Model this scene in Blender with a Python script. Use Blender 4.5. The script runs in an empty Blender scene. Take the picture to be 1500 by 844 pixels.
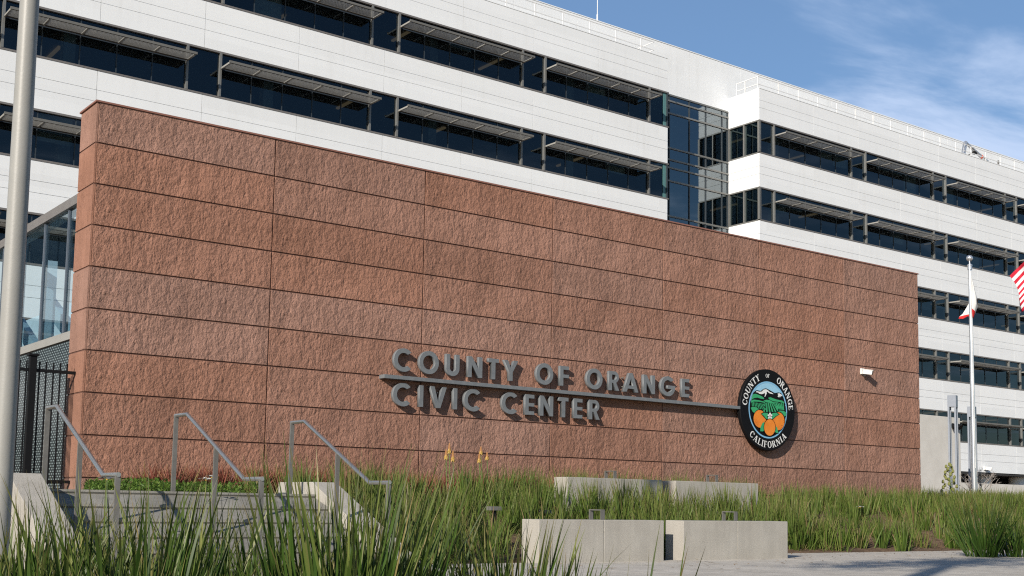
import bpy, bmesh, math, random
import numpy as np
from math import sin, cos, tan, pi, radians as rad, atan2, sqrt
from mathutils import Vector, Matrix

random.seed(7)
RNG = np.random.default_rng(11)
sc = bpy.context.scene
COL = sc.collection

# ---------------------------------------------------------------- camera model
FPX, YAW, PITCH, ROLL = 1783.441, .6432, .0990, .0169      # focal length in pixels of a 1500 wide picture
CXP, CYP = 750.0, 562.5
FW = np.array([sin(YAW)*cos(PITCH), cos(YAW)*cos(PITCH), sin(PITCH)])
R0 = np.array([cos(YAW), -sin(YAW), 0.0]); U0 = np.cross(R0, FW)
RT = R0*cos(ROLL)+U0*sin(ROLL); UP = -R0*sin(ROLL)+U0*cos(ROLL)
def ray(x, y): return FW+RT*(x-CXP)/FPX-UP*(y-CYP)/FPX
def onY(x, y, Y): d = ray(x, y); return d*Y/d[1]
def onX(x, y, X): d = ray(x, y); return d*X/d[0]
def onD(x, y, D): d = ray(x, y); return d*D/np.hypot(d[0], d[1])

PZ = -.62                                   # plaza level (eye level is zero)
ROW, PW = .61, 2.8552
WX, WY, WZ = 5.488, 17.56, 5.78             # left front top corner of the stone wall
NP = 7

# ---------------------------------------------------------------- node helpers
def new_mat(name):
    m = bpy.data.materials.new(name); m.use_nodes = True
    nt = m.node_tree; b = nt.nodes['Principled BSDF']
    return m, nt, b
def N(nt, typ, **kw):
    n = nt.nodes.new(typ)
    for k, v in kw.items():
        if k == 'inp':
            for a, c in v.items(): n.inputs[a].default_value = c
        else: setattr(n, k, v)
    return n
def L(nt, a, b): nt.links.new(a, b)
def ramp(nt, fac, stops):
    r = N(nt, 'ShaderNodeValToRGB'); e = r.color_ramp.elements
    while len(e) < len(stops): e.new(.5)
    for k, (p, c) in enumerate(stops):
        e[k].position = p; e[k].color = (*c, 1) if len(c) == 3 else c
    L(nt, fac, r.inputs[0]); return r
def objcoord(nt, scale=(1, 1, 1)):
    t = N(nt, 'ShaderNodeTexCoord'); mp = N(nt, 'ShaderNodeMapping'); mp.inputs['Scale'].default_value = scale
    L(nt, t.outputs['Object'], mp.inputs[0]); return mp.outputs[0]

def mat_mottled(name, c1, c2, scale=3.0, rough=.7, bump=0.0, bscale=40, metal=0.0, stretch=(1, 1, 1), detail=8, spec=.4):
    m, nt, b = new_mat(name)
    v = objcoord(nt, stretch)
    n = N(nt, 'ShaderNodeTexNoise', inp={'Scale': scale, 'Detail': detail, 'Roughness': .62}); L(nt, v, n.inputs['Vector'])
    r = ramp(nt, n.outputs['Fac'], [(.3, c1), (.7, c2)]); L(nt, r.outputs[0], b.inputs['Base Color'])
    b.inputs['Roughness'].default_value = rough; b.inputs['Metallic'].default_value = metal
    b.inputs['Specular IOR Level'].default_value = spec
    if bump:
        n2 = N(nt, 'ShaderNodeTexNoise', inp={'Scale': bscale, 'Detail': 6}); L(nt, v, n2.inputs['Vector'])
        bp = N(nt, 'ShaderNodeBump', inp={'Strength': .8, 'Distance': bump}); L(nt, n2.outputs['Fac'], bp.inputs['Height'])
        L(nt, bp.outputs[0], b.inputs['Normal'])
    return m
def mat_plain(name, c, rough=.5, metal=0.0, spec=.5):
    d = tuple(x*.86 for x in c)
    return mat_mottled(name, d, c, 6, rough, metal=metal, spec=spec)

def mat_stone(name, strength, dist, light=1.0):
    m, nt, b = new_mat(name)
    t = N(nt, 'ShaderNodeTexCoord')
    md = N(nt, 'ShaderNodeVectorMath', operation='MODULO')       # the same form liner was used for every second panel
    add = N(nt, 'ShaderNodeVectorMath', operation='ADD'); add.inputs[1].default_value = (PW*10, 5, 12.2+ROW*10-WZ+.014)
    L(nt, t.outputs['Object'], add.inputs[0]); L(nt, add.outputs[0], md.inputs[0]); md.inputs[1].default_value = (PW, 100, ROW*2)
    V = md.outputs[0]
    warp = N(nt, 'ShaderNodeTexNoise', inp={'Scale': 3.0, 'Detail': 5}); L(nt, V, warp.inputs['Vector'])
    wv = N(nt, 'ShaderNodeVectorMath', operation='MULTIPLY_ADD'); L(nt, warp.outputs['Color'], wv.inputs[0])
    wv.inputs[1].default_value = (.55, .55, .55); L(nt, V, wv.inputs[2])
    mpv = N(nt, 'ShaderNodeMapping'); mpv.inputs['Scale'].default_value = (1.5, 1.5, .75); mpv.inputs['Rotation'].default_value = (0, .5, 0)
    L(nt, wv.outputs[0], mpv.inputs[0])
    vo = N(nt, 'ShaderNodeTexVoronoi', feature='DISTANCE_TO_EDGE', inp={'Scale': 1.5}); L(nt, mpv.outputs[0], vo.inputs['Vector'])
    crk = N(nt, 'ShaderNodeMapRange', inp={'From Min': 0.0, 'From Max': .06, 'To Min': 0.0, 'To Max': 1.0}); L(nt, vo.outputs['Distance'], crk.inputs[0])
    # plates at slightly different depth
    vc = N(nt, 'ShaderNodeTexVoronoi', feature='F1', inp={'Scale': 1.5}); L(nt, mpv.outputs[0], vc.inputs['Vector'])
    sep = N(nt, 'ShaderNodeSeparateColor'); L(nt, vc.outputs['Color'], sep.inputs[0])
    mpd = N(nt, 'ShaderNodeMapping'); mpd.inputs['Rotation'].default_value = (0, -.65, 0); mpd.inputs['Scale'].default_value = (1.45, 1, .85)
    L(nt, V, mpd.inputs[0])
    n1 = N(nt, 'ShaderNodeTexNoise', inp={'Scale': 9.0, 'Detail': 15, 'Roughness': .64}); L(nt, mpd.outputs[0], n1.inputs['Vector'])
    wq = N(nt, 'ShaderNodeTexNoise', inp={'Scale': 13.0, 'Detail': 3}); L(nt, V, wq.inputs['Vector'])
    wv2 = N(nt, 'ShaderNodeVectorMath', operation='MULTIPLY_ADD'); L(nt, wq.outputs['Color'], wv2.inputs[0]); wv2.inputs[1].default_value = (.09, .09, .09); L(nt, mpd.outputs[0], wv2.inputs[2])
    chip = N(nt, 'ShaderNodeTexVoronoi', feature='F1', inp={'Scale': 15}); L(nt, wv2.outputs[0], chip.inputs['Vector'])
    chip2 = N(nt, 'ShaderNodeTexVoronoi', feature='F1', inp={'Scale': 38}); L(nt, wv2.outputs[0], chip2.inputs['Vector'])
    def ma(a, k, c):
        q = N(nt, 'ShaderNodeMath', operation='MULTIPLY_ADD'); L(nt, a, q.inputs[0]); q.inputs[1].default_value = k
        if hasattr(c, 'links'): L(nt, c, q.inputs[2])
        else: q.inputs[2].default_value = c
        return q.outputs[0]
    # sharp sheared ledges: contour breaks of a broad noise field
    nl_ = N(nt, 'ShaderNodeTexNoise', inp={'Scale': 1.5, 'Detail': 12, 'Roughness': .60}); L(nt, V, nl_.inputs['Vector'])
    ml_ = N(nt, 'ShaderNodeMath', operation='MULTIPLY', inp={1: 9.0}); L(nt, nl_.outputs['Fac'], ml_.inputs[0])
    fl_ = N(nt, 'ShaderNodeMath', operation='FRACT'); L(nt, ml_.outputs[0], fl_.inputs[0])
    h = ma(n1.outputs['Fac'], .80, 0.0); h = ma(chip.outputs['Distance'], -.07, h); h = ma(chip2.outputs['Distance'], -.06, h); h = ma(crk.outputs[0], .07, h); h = ma(sep.outputs[0], .18, h); h = ma(fl_.outputs[0], .20, h)
    bp = N(nt, 'ShaderNodeBump', inp={'Strength': strength, 'Distance': dist}); L(nt, h, bp.inputs['Height']); L(nt, bp.outputs[0], b.inputs['Normal'])
    # colour: mottled red sandstone, every panel a slightly different batch
    n3 = N(nt, 'ShaderNodeTexNoise', inp={'Scale': 1.1, 'Detail': 8, 'Roughness': .6}); L(nt, t.outputs['Object'], n3.inputs['Vector'])
    r = ramp(nt, n3.outputs['Fac'], [(.28, tuple(light*x for x in (.282, .152, .109))), (.72, tuple(light*x for x in (.376, .208, .154)))])
    dv = N(nt, 'ShaderNodeVectorMath', operation='DIVIDE'); L(nt, add.outputs[0], dv.inputs[0]); dv.inputs[1].default_value = (PW, 1000, ROW)
    fl = N(nt, 'ShaderNodeVectorMath', operation='FLOOR'); L(nt, dv.outputs[0], fl.inputs[0])
    wn = N(nt, 'ShaderNodeTexWhiteNoise'); L(nt, fl.outputs[0], wn.inputs['Vector'])
    hs = N(nt, 'ShaderNodeHueSaturation'); L(nt, r.outputs[0], hs.inputs['Color'])
    vv = N(nt, 'ShaderNodeMapRange', inp={'To Min': .93, 'To Max': 1.06}); L(nt, wn.outputs['Value'], vv.inputs[0]); L(nt, vv.outputs[0], hs.inputs['Value'])
    sepw = N(nt, 'ShaderNodeSeparateColor'); L(nt, wn.outputs['Color'], sepw.inputs[0])
    hv_ = N(nt, 'ShaderNodeMapRange', inp={'To Min': .93, 'To Max': 1.09}); L(nt, sepw.outputs[1], hv_.inputs[0]); L(nt, hv_.outputs[0], hs.inputs['Saturation'])
    spk = N(nt, 'ShaderNodeTexNoise', inp={'Scale': 55, 'Detail': 4, 'Roughness': .7}); L(nt, t.outputs['Object'], spk.inputs['Vector'])
    spr = N(nt, 'ShaderNodeMapRange', inp={'From Min': .3, 'From Max': .7, 'To Min': .80, 'To Max': 1.18}); L(nt, spk.outputs['Fac'], spr.inputs[0])
    mps = N(nt, 'ShaderNodeMapping'); mps.inputs['Scale'].default_value = (3.2, 3.2, .16); L(nt, t.outputs['Object'], mps.inputs[0])
    stn = N(nt, 'ShaderNodeTexNoise', inp={'Scale': 1.6, 'Detail': 6, 'Roughness': .6}); L(nt, mps.outputs[0], stn.inputs['Vector'])
    stm = N(nt, 'ShaderNodeMapRange', inp={'From Min': .33, 'From Max': .60, 'To Min': .88, 'To Max': 1.02}); L(nt, stn.outputs['Fac'], stm.inputs[0])
    sm_ = N(nt, 'ShaderNodeMath', operation='MULTIPLY'); L(nt, spr.outputs[0], sm_.inputs[0]); L(nt, stm.outputs[0], sm_.inputs[1])
    spm = N(nt, 'ShaderNodeVectorMath', operation='SCALE'); L(nt, hs.outputs[0], spm.inputs[0]); L(nt, sm_.outputs[0], spm.inputs['Scale'])
    L(nt, spm.outputs[0], b.inputs['Base Color'])
    b.inputs['Roughness'].default_value = .9; b.inputs['Specular IOR Level'].default_value = .2
    return m

def mat_cladding(name, c=(.805, .825, .84)):
    m, nt, b = new_mat(name)
    t = N(nt, 'ShaderNodeTexCoord')
    n = N(nt, 'ShaderNodeTexNoise', inp={'Scale': .35, 'Detail': 6}); L(nt, t.outputs['Object'], n.inputs['Vector'])
    mp = N(nt, 'ShaderNodeMapping'); mp.inputs['Scale'].default_value = (2.2, 2.2, .18); L(nt, t.outputs['Object'], mp.inputs[0])
    n2 = N(nt, 'ShaderNodeTexNoise', inp={'Scale': 1.3, 'Detail': 7}); L(nt, mp.outputs[0], n2.inputs['Vector'])
    ad = N(nt, 'ShaderNodeMath', operation='ADD'); L(nt, n.outputs['Fac'], ad.inputs[0]); L(nt, n2.outputs['Fac'], ad.inputs[1])
    hv = N(nt, 'ShaderNodeMath', operation='MULTIPLY', inp={1: .5}); L(nt, ad.outputs[0], hv.inputs[0])
    r = ramp(nt, hv.outputs[0], [(.28, tuple(x*k for x, k in zip(c, (.93, .925, .915)))), (.46, tuple(x*.985 for x in c)), (.60, c)])
    ad2 = N(nt, 'ShaderNodeVectorMath', operation='ADD'); ad2.inputs[1].default_value = (.75, 500, 100.0); L(nt, t.outputs['Object'], ad2.inputs[0])
    dv = N(nt, 'ShaderNodeVectorMath', operation='DIVIDE'); dv.inputs[1].default_value = (4.69, 1000, .54); L(nt, ad2.outputs[0], dv.inputs[0])
    fl = N(nt, 'ShaderNodeVectorMath', operation='FLOOR'); L(nt, dv.outputs[0], fl.inputs[0])
    wn = N(nt, 'ShaderNodeTexWhiteNoise'); L(nt, fl.outputs[0], wn.inputs['Vector'])
    vv = N(nt, 'ShaderNodeMapRange', inp={'To Min': .965, 'To Max': 1.02}); L(nt, wn.outputs['Value'], vv.inputs[0])
    sc_ = N(nt, 'ShaderNodeVectorMath', operation='SCALE'); L(nt, r.outputs[0], sc_.inputs[0]); L(nt, vv.outputs[0], sc_.inputs['Scale']); L(nt, sc_.outputs[0], b.inputs['Base Color'])
    b.inputs['Roughness'].default_value = .55; b.inputs['Specular IOR Level'].default_value = .3
    return m

def mat_glass(name, tint, refl_tint=(1, 1, 1), ior=1.5, gloss_min=0.0):
    m = bpy.data.materials.new(name); m.use_nodes = True; nt = m.node_tree
    nt.nodes.remove(nt.nodes['Principled BSDF']); out = nt.nodes['Material Output']
    tr = N(nt, 'ShaderNodeBsdfTransparent'); tr.inputs[0].default_value = (*tint, 1)
    gl = N(nt, 'ShaderNodeBsdfGlossy'); gl.inputs['Color'].default_value = (*refl_tint, 1); gl.inputs['Roughness'].default_value = .015
    fr = N(nt, 'ShaderNodeFresnel', inp={'IOR': ior})
    t = N(nt, 'ShaderNodeTexCoord'); nz = N(nt, 'ShaderNodeTexNoise', inp={'Scale': .5, 'Detail': 1}); L(nt, t.outputs['Object'], nz.inputs['Vector'])
    bp = N(nt, 'ShaderNodeBump', inp={'Strength': .12, 'Distance': .02}); L(nt, nz.outputs['Fac'], bp.inputs['Height']); L(nt, bp.outputs[0], gl.inputs['Normal'])
    mx = N(nt, 'ShaderNodeMath', operation='MAXIMUM', inp={1: gloss_min}); L(nt, fr.outputs[0], mx.inputs[0])
    ms = N(nt, 'ShaderNodeMixShader'); L(nt, mx.outputs[0], ms.inputs[0]); L(nt, tr.outputs[0], ms.inputs[1]); L(nt, gl.outputs[0], ms.inputs[2])
    L(nt, ms.outputs[0], out.inputs[0]); return m

def mat_leaf(name, stops, transl=.3, rough=.5):
    """stops: colours along the random tint of each blade; the blade tip dries out by the second channel"""
    m, nt, b = new_mat(name); out = nt.nodes['Material Output']
    a = N(nt, 'ShaderNodeAttribute', attribute_name='tint'); s = N(nt, 'ShaderNodeSeparateColor'); L(nt, a.outputs['Color'], s.inputs[0])
    r = ramp(nt, s.outputs[0], stops)
    mx = N(nt, 'ShaderNodeMix', data_type='RGBA'); L(nt, r.outputs[0], mx.inputs['A']); mx.inputs['B'].default_value = (.24, .17, .08, 1)
    pw = N(nt, 'ShaderNodeMath', operation='POWER', inp={1: 6.0}); L(nt, s.outputs[1], pw.inputs[0])
    ml = N(nt, 'ShaderNodeMath', operation='MULTIPLY'); L(nt, pw.outputs[0], ml.inputs[0]); L(nt, s.outputs[2], ml.inputs[1])
    L(nt, ml.outputs[0], mx.inputs['Factor']); L(nt, mx.outputs['Result'], b.inputs['Base Color'])
    b.inputs['Roughness'].default_value = rough; b.inputs['Specular IOR Level'].default_value = .22
    tl = N(nt, 'ShaderNodeBsdfTranslucent'); L(nt, mx.outputs['Result'], tl.inputs[0])
    ms = N(nt, 'ShaderNodeMixShader', inp={0: transl}); L(nt, b.outputs[0], ms.inputs[1]); L(nt, tl.outputs[0], ms.inputs[2]); L(nt, ms.outputs[0], out.inputs[0])
    return m

M = {}
M['stone'] = mat_stone('red_split_stone', 1.0, .060)
M['stone_smooth'] = mat_stone('red_sawn_stone', .9, .022, .88)
M['joint'] = mat_plain('joint_mortar', (.13, .062, .043), .9)
M['coping'] = mat_plain('red_brown_metal', (.27, .125, .09), .5)
M['letter'] = mat_mottled('grey_painted_aluminium', (.140, .151, .160), (.185, .198, .208), 12, .5, bump=.0006, bscale=160)
M['clad'] = mat_cladding('white_metal_panel')
M['clad_joint'] = mat_plain('panel_joint', (.42, .42, .42), .8)
M['frame'] = mat_plain('bronze_grey_frame', (.235, .215, .20), .45, .3)
M['mull'] = mat_plain('grey_mullion', (.22, .22, .21), .4, .3)
M['dmull'] = mat_plain('dark_mullion', (.035, .045, .055), .4)
M['shade'] = mat_plain('sunshade_metal', (.17, .165, .15), .45, .1)
M['glass'] = mat_glass('blue_tinted_glass', (.36, .45, .47), (.70, .84, .95), ior=1.65)
M['glass_side'] = mat_glass('teal_tinted_glass', (.20, .30, .31), (.6, .85, .92), ior=1.6)
M['glass_core'] = mat_glass('stair_core_glass', (.26, .33, .35), (.72, .82, .88), gloss_min=.26)
M['glass_pav'] = mat_glass('pavilion_glass', (.62, .75, .80), (.80, .93, 1.0), gloss_min=.36)
M['room'] = mat_mottled('office_interior', (.30, .31, .32), (.42, .43, .44), .8, .9)
M['ceil_light'] = mat_plain('warm_ceiling_lamp', (.42, .26, .15), .6); _b = M['ceil_light'].node_tree.nodes['Principled BSDF']; _b.inputs['Emission Color'].default_value = (1, .66, .38, 1); _b.inputs['Emission Strength'].default_value = .10
M['blind'] = mat_mottled('pale_window_blind', (.30, .32, .32), (.62, .64, .63), 9, .8, stretch=(.05, .05, 2.2))
M['core_panel'] = mat_plain('blue_spandrel_panel', (.035, .055, .10), .25)
M['pav_bar'] = mat_plain('slate_blue_bar', (.09, .11, .14), .4)
M['corner'] = mat_plain('teal_pane_light_paint', (.10, .22, .22), .2)
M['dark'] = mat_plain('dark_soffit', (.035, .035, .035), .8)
def mat_concrete(name, c1, c2, STAIN=.90):
    m = mat_mottled(name, c1, c2, 2.2, .88, bump=.004, bscale=130, spec=.15, detail=12); nt = m.node_tree; b = nt.nodes['Principled BSDF']
    src = b.inputs['Base Color'].links[0].from_socket; t = N(nt, 'ShaderNodeTexCoord')
    v = N(nt, 'ShaderNodeTexVoronoi', feature='F1', inp={'Scale': 26, 'Randomness': 1.0}); L(nt, t.outputs['Object'], v.inputs['Vector'])
    q = N(nt, 'ShaderNodeMapRange', inp={'From Min': .06, 'From Max': .13, 'To Min': .72, 'To Max': 1.0}); L(nt, v.outputs['Distance'], q.inputs[0])
    mp = N(nt, 'ShaderNodeMapping'); mp.inputs['Scale'].default_value = (4, 4, .5); L(nt, t.outputs['Object'], mp.inputs[0])
    st = N(nt, 'ShaderNodeTexNoise', inp={'Scale': 1.7, 'Detail': 8, 'Roughness': .65}); L(nt, mp.outputs[0], st.inputs['Vector'])
    q2 = N(nt, 'ShaderNodeMapRange', inp={'From Min': .32, 'From Max': .58, 'To Min': STAIN, 'To Max': 1.03}); L(nt, st.outputs['Fac'], q2.inputs[0])
    sp = N(nt, 'ShaderNodeTexNoise', inp={'Scale': 90, 'Detail': 3}); L(nt, t.outputs['Object'], sp.inputs['Vector'])
    q3 = N(nt, 'ShaderNodeMapRange', inp={'From Min': .3, 'From Max': .7, 'To Min': .86, 'To Max': 1.12}); L(nt, sp.outputs['Fac'], q3.inputs[0])
    m1 = N(nt, 'ShaderNodeMath', operation='MULTIPLY'); L(nt, q.outputs[0], m1.inputs[0]); L(nt, q2.outputs[0], m1.inputs[1])
    m2 = N(nt, 'ShaderNodeMath', operation='MULTIPLY'); L(nt, m1.outputs[0], m2.inputs[0]); L(nt, q3.outputs[0], m2.inputs[1])
    sc_ = N(nt, 'ShaderNodeVectorMath', operation='SCALE'); L(nt, src, sc_.inputs[0]); L(nt, m2.outputs[0], sc_.inputs['Scale']); L(nt, sc_.outputs[0], b.inputs['Base Color'])
    return m
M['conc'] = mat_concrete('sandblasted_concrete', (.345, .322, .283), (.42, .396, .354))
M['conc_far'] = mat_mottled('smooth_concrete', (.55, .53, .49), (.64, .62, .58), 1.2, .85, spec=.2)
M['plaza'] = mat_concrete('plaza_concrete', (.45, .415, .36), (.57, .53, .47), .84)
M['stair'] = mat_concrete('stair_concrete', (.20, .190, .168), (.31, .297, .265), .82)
M['soil'] = mat_mottled('bark_mulch_soil', (.07, .045, .03), (.24, .165, .11), 9, .95, bump=.03, bscale=30, spec=.1)
M['far_ground'] = mat_mottled('far_ground', (.10, .10, .08), (.20, .19, .16), .3, .95)
M['steel'] = mat_mottled('brushed_steel', (.52, .505, .48), (.62, .605, .58), 3, .26, metal=.85)
M['steel_dull'] = mat_mottled('dull_steel', (.135, .13, .12), (.20, .192, .178), 8, .5, metal=.2)
M['pole'] = mat_mottled('grey_beige_painted_pole', (.27, .265, .245), (.31, .305, .285), 3, .45, bump=.0008, bscale=60)
M['alu'] = mat_plain('brushed_aluminium', (.72, .73, .75), .3, .8)
M['lamp'] = mat_plain('grey_lamp_paint', (.26, .285, .33), .45)
M['black'] = mat_plain('black_steel', (.008, .008, .009), .55, spec=.2)
M['white'] = mat_plain('white_plastic', (.80, .80, .78), .35)
M['lens'] = mat_plain('dark_lens', (.015, .015, .018), .15)
M['rail_w'] = mat_plain('white_rail', (.78, .78, .77), .4)
M['grass'] = mat_leaf('meadow_blade', [(0, (.050, .090, .014)), (.4, (.090, .150, .024)), (.72, (.170, .225, .050)), (.86, (.24, .22, .09)), (1, (.26, .165, .09))], .3)
M['flax'] = mat_leaf('strap_leaf', [(0, (.024, .054, .009)), (.5, (.056, .108, .017)), (.80, (.165, .205, .05)), (1, (.27, .22, .09))], .22, .42)
M['redleaf'] = mat_leaf('red_spiky_leaf', [(0, (.13, .035, .028)), (.45, (.26, .085, .06)), (.8, (.36, .17, .10)), (1, (.20, .20, .06))], .25)
M['cover'] = mat_leaf('small_round_leaf', [(0, (.05, .10, .015)), (.6, (.10, .18, .03)), (1, (.20, .27, .06))], .3)
M['litter'] = mat_leaf('dry_leaf', [(0, (.10, .07, .04)), (1, (.26, .18, .10))], .1)
M['treeleaf'] = mat_leaf('tree_leaf', [(0, (.035, .06, .015)), (.6, (.07, .11, .03)), (1, (.12, .16, .05))], .3)
M['bark'] = mat_mottled('bark', (.10, .075, .055), (.22, .17, .13), 8, .9, bump=.02, bscale=12, stretch=(1, 1, .25))
M['twig'] = mat_plain('grey_twig', (.34, .30, .27), .8)
M['petal'] = mat_plain('white_petal', (.80, .80, .74), .5)
M['yolk'] = mat_plain('yellow_petal', (.75, .45, .04), .5)
M['torch_y'] = mat_plain('yellow_floret', (.44, .27, .05), .5)
M['torch_o'] = mat_plain('orange_floret', (.33, .14, .03), .5)
M['stalk'] = mat_plain('green_stalk', (.13, .19, .05), .5)
M['pod'] = mat_plain('yellow_green_pod', (.20, .205, .06), .5)
M['s_black'] = mat_plain('seal_black', (.006, .006, .007), .6, spec=.15)
M['s_white'] = mat_plain('seal_white', (.78, .78, .76), .4)
M['s_sky'] = mat_plain('seal_sky_blue', (.30, .56, .74), .4)
M['s_ring'] = mat_plain('seal_ring_blue', (.22, .48, .70), .4)
M['s_green'] = mat_plain('seal_green', (.035, .36, .14), .4)
M['s_orange'] = mat_mottled('seal_orange', (.80, .25, .025), (.66, .18, .015), 5, .4)
M['red_core'] = mat_plain('seal_red', (.60, .08, .02), .4)

# ---------------------------------------------------------------- mesh builder
class MB:
    def __init__(s): s.v = []; s.f = []
    def add(s, vs, fs):
        o = len(s.v); s.v += [tuple(float(c) for c in p) for p in vs]; s.f += [tuple(i+o for i in q) for q in fs]; return s
    def box(s, x0, x1, y0, y1, z0, z1):
        return s.add([(x0, y0, z0), (x1, y0, z0), (x1, y1, z0), (x0, y1, z0), (x0, y0, z1), (x1, y0, z1), (x1, y1, z1), (x0, y1, z1)],
                     [(0, 3, 2, 1), (4, 5, 6, 7), (0, 1, 5, 4), (1, 2, 6, 5), (2, 3, 7, 6), (3, 0, 4, 7)])
    def bar(s, a, b, w, h, up=(0, 0, 1)):
        a, b = Vector(a), Vector(b); d = (b-a).normalized(); u = Vector(up)
        if abs(d.dot(u)) > .95: u = Vector((0, 1, 0))
        r = d.cross(u).normalized(); u = r.cross(d); r *= w/2; u *= h/2
        return s.add([a-r-u, a+r-u, a+r+u, a-r+u, b-r-u, b+r-u, b+r+u, b-r+u],
                     [(0, 3, 2, 1), (4, 5, 6, 7), (0, 1, 5, 4), (1, 2, 6, 5), (2, 3, 7, 6), (3, 0, 4, 7)][::1])
    def tube(s, pts, rs, n=10, cap=True):
        pts = [Vector(p) for p in pts]
        if not hasattr(rs, '__len__'): rs = [rs]*len(pts)
        rings = []; prev = None
        for i, p in enumerate(pts):
            d = (pts[min(i+1, len(pts)-1)]-pts[max(i-1, 0)]).normalized()
            if prev is None:
                u = Vector((0, 0, 1)) if abs(d.z) < .9 else Vector((1, 0, 0))
            else: u = prev
            r = d.cross(u).normalized(); u = r.cross(d).normalized(); prev = u
            rings.append([p+(r*cos(2*pi*k/n)+u*sin(2*pi*k/n))*rs[i] for k in range(n)])
        o = len(s.v); s.v += [tuple(q) for R in rings for q in R]
        for i in range(len(pts)-1):
            for k in range(n):
                a = o+i*n+k; b = o+i*n+(k+1) % n; s.f.append((a, b, b+n, a+n))
        if cap:
            s.f.append(tuple(o+k for k in range(n))[::-1]); s.f.append(tuple(o+(len(pts)-1)*n+k for k in range(n)))
        return s
    def lathe(s, c, prof, n=20):
        o = len(s.v); c = Vector(c)
        for r, z in prof:
            s.v += [(c.x+r*cos(2*pi*k/n), c.y+r*sin(2*pi*k/n), c.z+z) for k in range(n)]
        for i in range(len(prof)-1):
            for k in range(n):
                a = o+i*n+k; b = o+i*n+(k+1) % n; s.f.append((a, b, b+n, a+n))
        s.f.append(tuple(o+k for k in range(n))[::-1]); s.f.append(tuple(o+(len(prof)-1)*n+k for k in range(n)))
        return s
    def prism_x(s, prof, x0, x1):                       # prof: polygon of (y, z)
        n = len(prof); o = len(s.v)
        s.v += [(x0, y, z) for y, z in prof]+[(x1, y, z) for y, z in prof]
        s.f += [tuple(o+i for i in range(n)), tuple(o+n+i for i in range(n))[::-1]]
        s.f += [(o+i, o+n+i, o+n+(i+1) % n, o+(i+1) % n) for i in range(n)]
        return s
    def poly_xz(s, pts, y):                              # a flat polygon facing -Y
        a = sum(pts[i][0]*pts[(i+1) % len(pts)][1]-pts[(i+1) % len(pts)][0]*pts[i][1] for i in range(len(pts)))
        if a < 0: pts = pts[::-1]
        return s.add([(x, y, z) for x, z in pts], [tuple(range(len(pts)))])
    def build(s, name, mat, parent=None, org=(0, 0, 0), smooth=False, fix=True, bevel=0.0):
        me = bpy.data.meshes.new(name)
        ox, oy, oz = org
        me.from_pydata([(x-ox, y-oy, z-oz) for x, y, z in s.v], [], s.f)
        me.materials.append(M[mat] if isinstance(mat, str) else mat)
        if fix:
            bm = bmesh.new(); bm.from_mesh(me); bmesh.ops.recalc_face_normals(bm, faces=bm.faces)
            if bevel: bmesh.ops.bevel(bm, geom=[e for e in bm.edges if len(e.link_faces) == 2 and e.calc_face_angle(0) > .6], offset=bevel, segments=2, affect='EDGES', profile=.6)
            bm.to_mesh(me); bm.free()
        if smooth:
            me.polygons.foreach_set('use_smooth', [True]*len(me.polygons))
            try: me.set_sharp_from_angle(angle=rad(40))
            except Exception: pass
        o = bpy.data.objects.new(name, me); COL.objects.link(o)
        if parent is not None: o.parent = parent
        else: o.location = org
        return o

def tag(o, label=None, cat=None, group=None, kind=None):
    if label: o['label'] = label
    if cat: o['category'] = cat
    if group: o['group'] = group
    if kind: o['kind'] = kind
    return o
def thing(name, label, cat, loc=(0, 0, 0), group=None):
    o = bpy.data.objects.new(name, None); COL.objects.link(o); o.location = loc; o.empty_display_size = .2
    return tag(o, label, cat, group)
def copy_tree(o, parent=None):
    c = o.copy(); COL.objects.link(c); c.parent = parent
    for ch in [k for k in o.children]: copy_tree(ch, c)
    return c
def place(o, parent, loc, name=None):
    c = o.copy(); COL.objects.link(c); c.parent = parent; c.location = loc
    return c

# ---------------------------------------------------------------- terrain
def sstep(a, b, x):
    t = np.clip((x-a)/(b-a), 0, 1); return t*t*(3-2*t)
def hgt(X, Y):
    X = np.asarray(X, float); Y = np.asarray(Y, float)
    y0 = np.where(X > 12.45, 11.62, 10.55)
    bed = PZ-.015+(.60+.0)*sstep(y0, 14.6, Y)+.10*sstep(14, 17.5, Y)
    st = np.where((X > 2.7) & (X < 6.85), np.where(Y > 12.4, .05, PZ-.015), bed)
    z = np.where(Y < y0, PZ-.015, st)
    return z+.38*sstep(19, 30, Y)+.5*sstep(30, 48, Y)
xs = np.concatenate([[-500, -200, -80, -40, -20], np.arange(-10, 2.6, .7), [2.69, 2.71], np.arange(3, 6.7, .6), [6.84, 6.86], np.arange(7, 12.4, .3), [12.44, 12.46], np.arange(12.6, 46, .6), [50, 60, 80, 110, 200, 500]])
ys = np.concatenate([[-500, -200, -80, -40, -20, -8, -2, 2, 6, 9, 10], np.arange(10.4, 18, .2), np.arange(18, 50, 1.5), [60, 80, 120, 200, 500]])
gx, gy = np.meshgrid(xs, ys); gz = hgt(gx, gy)
gv = np.stack([gx, gy, gz], -1).reshape(-1, 3); nx = len(xs)
gm = MB(); gm.v = [tuple(p) for p in gv.tolist()]; gm.f = [(j*nx+i, j*nx+i+1, (j+1)*nx+i+1, (j+1)*nx+i) for j in range(len(ys)-1) for i in range(nx-1)]
tag(gm.build('ground', 'soil', fix=False), kind='structure')
pm = MB()
zt = PZ
def slab(x0, x1, y0, y1):
    pm.box(x0, x1, y0, y1, PZ-.06, zt)
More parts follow.
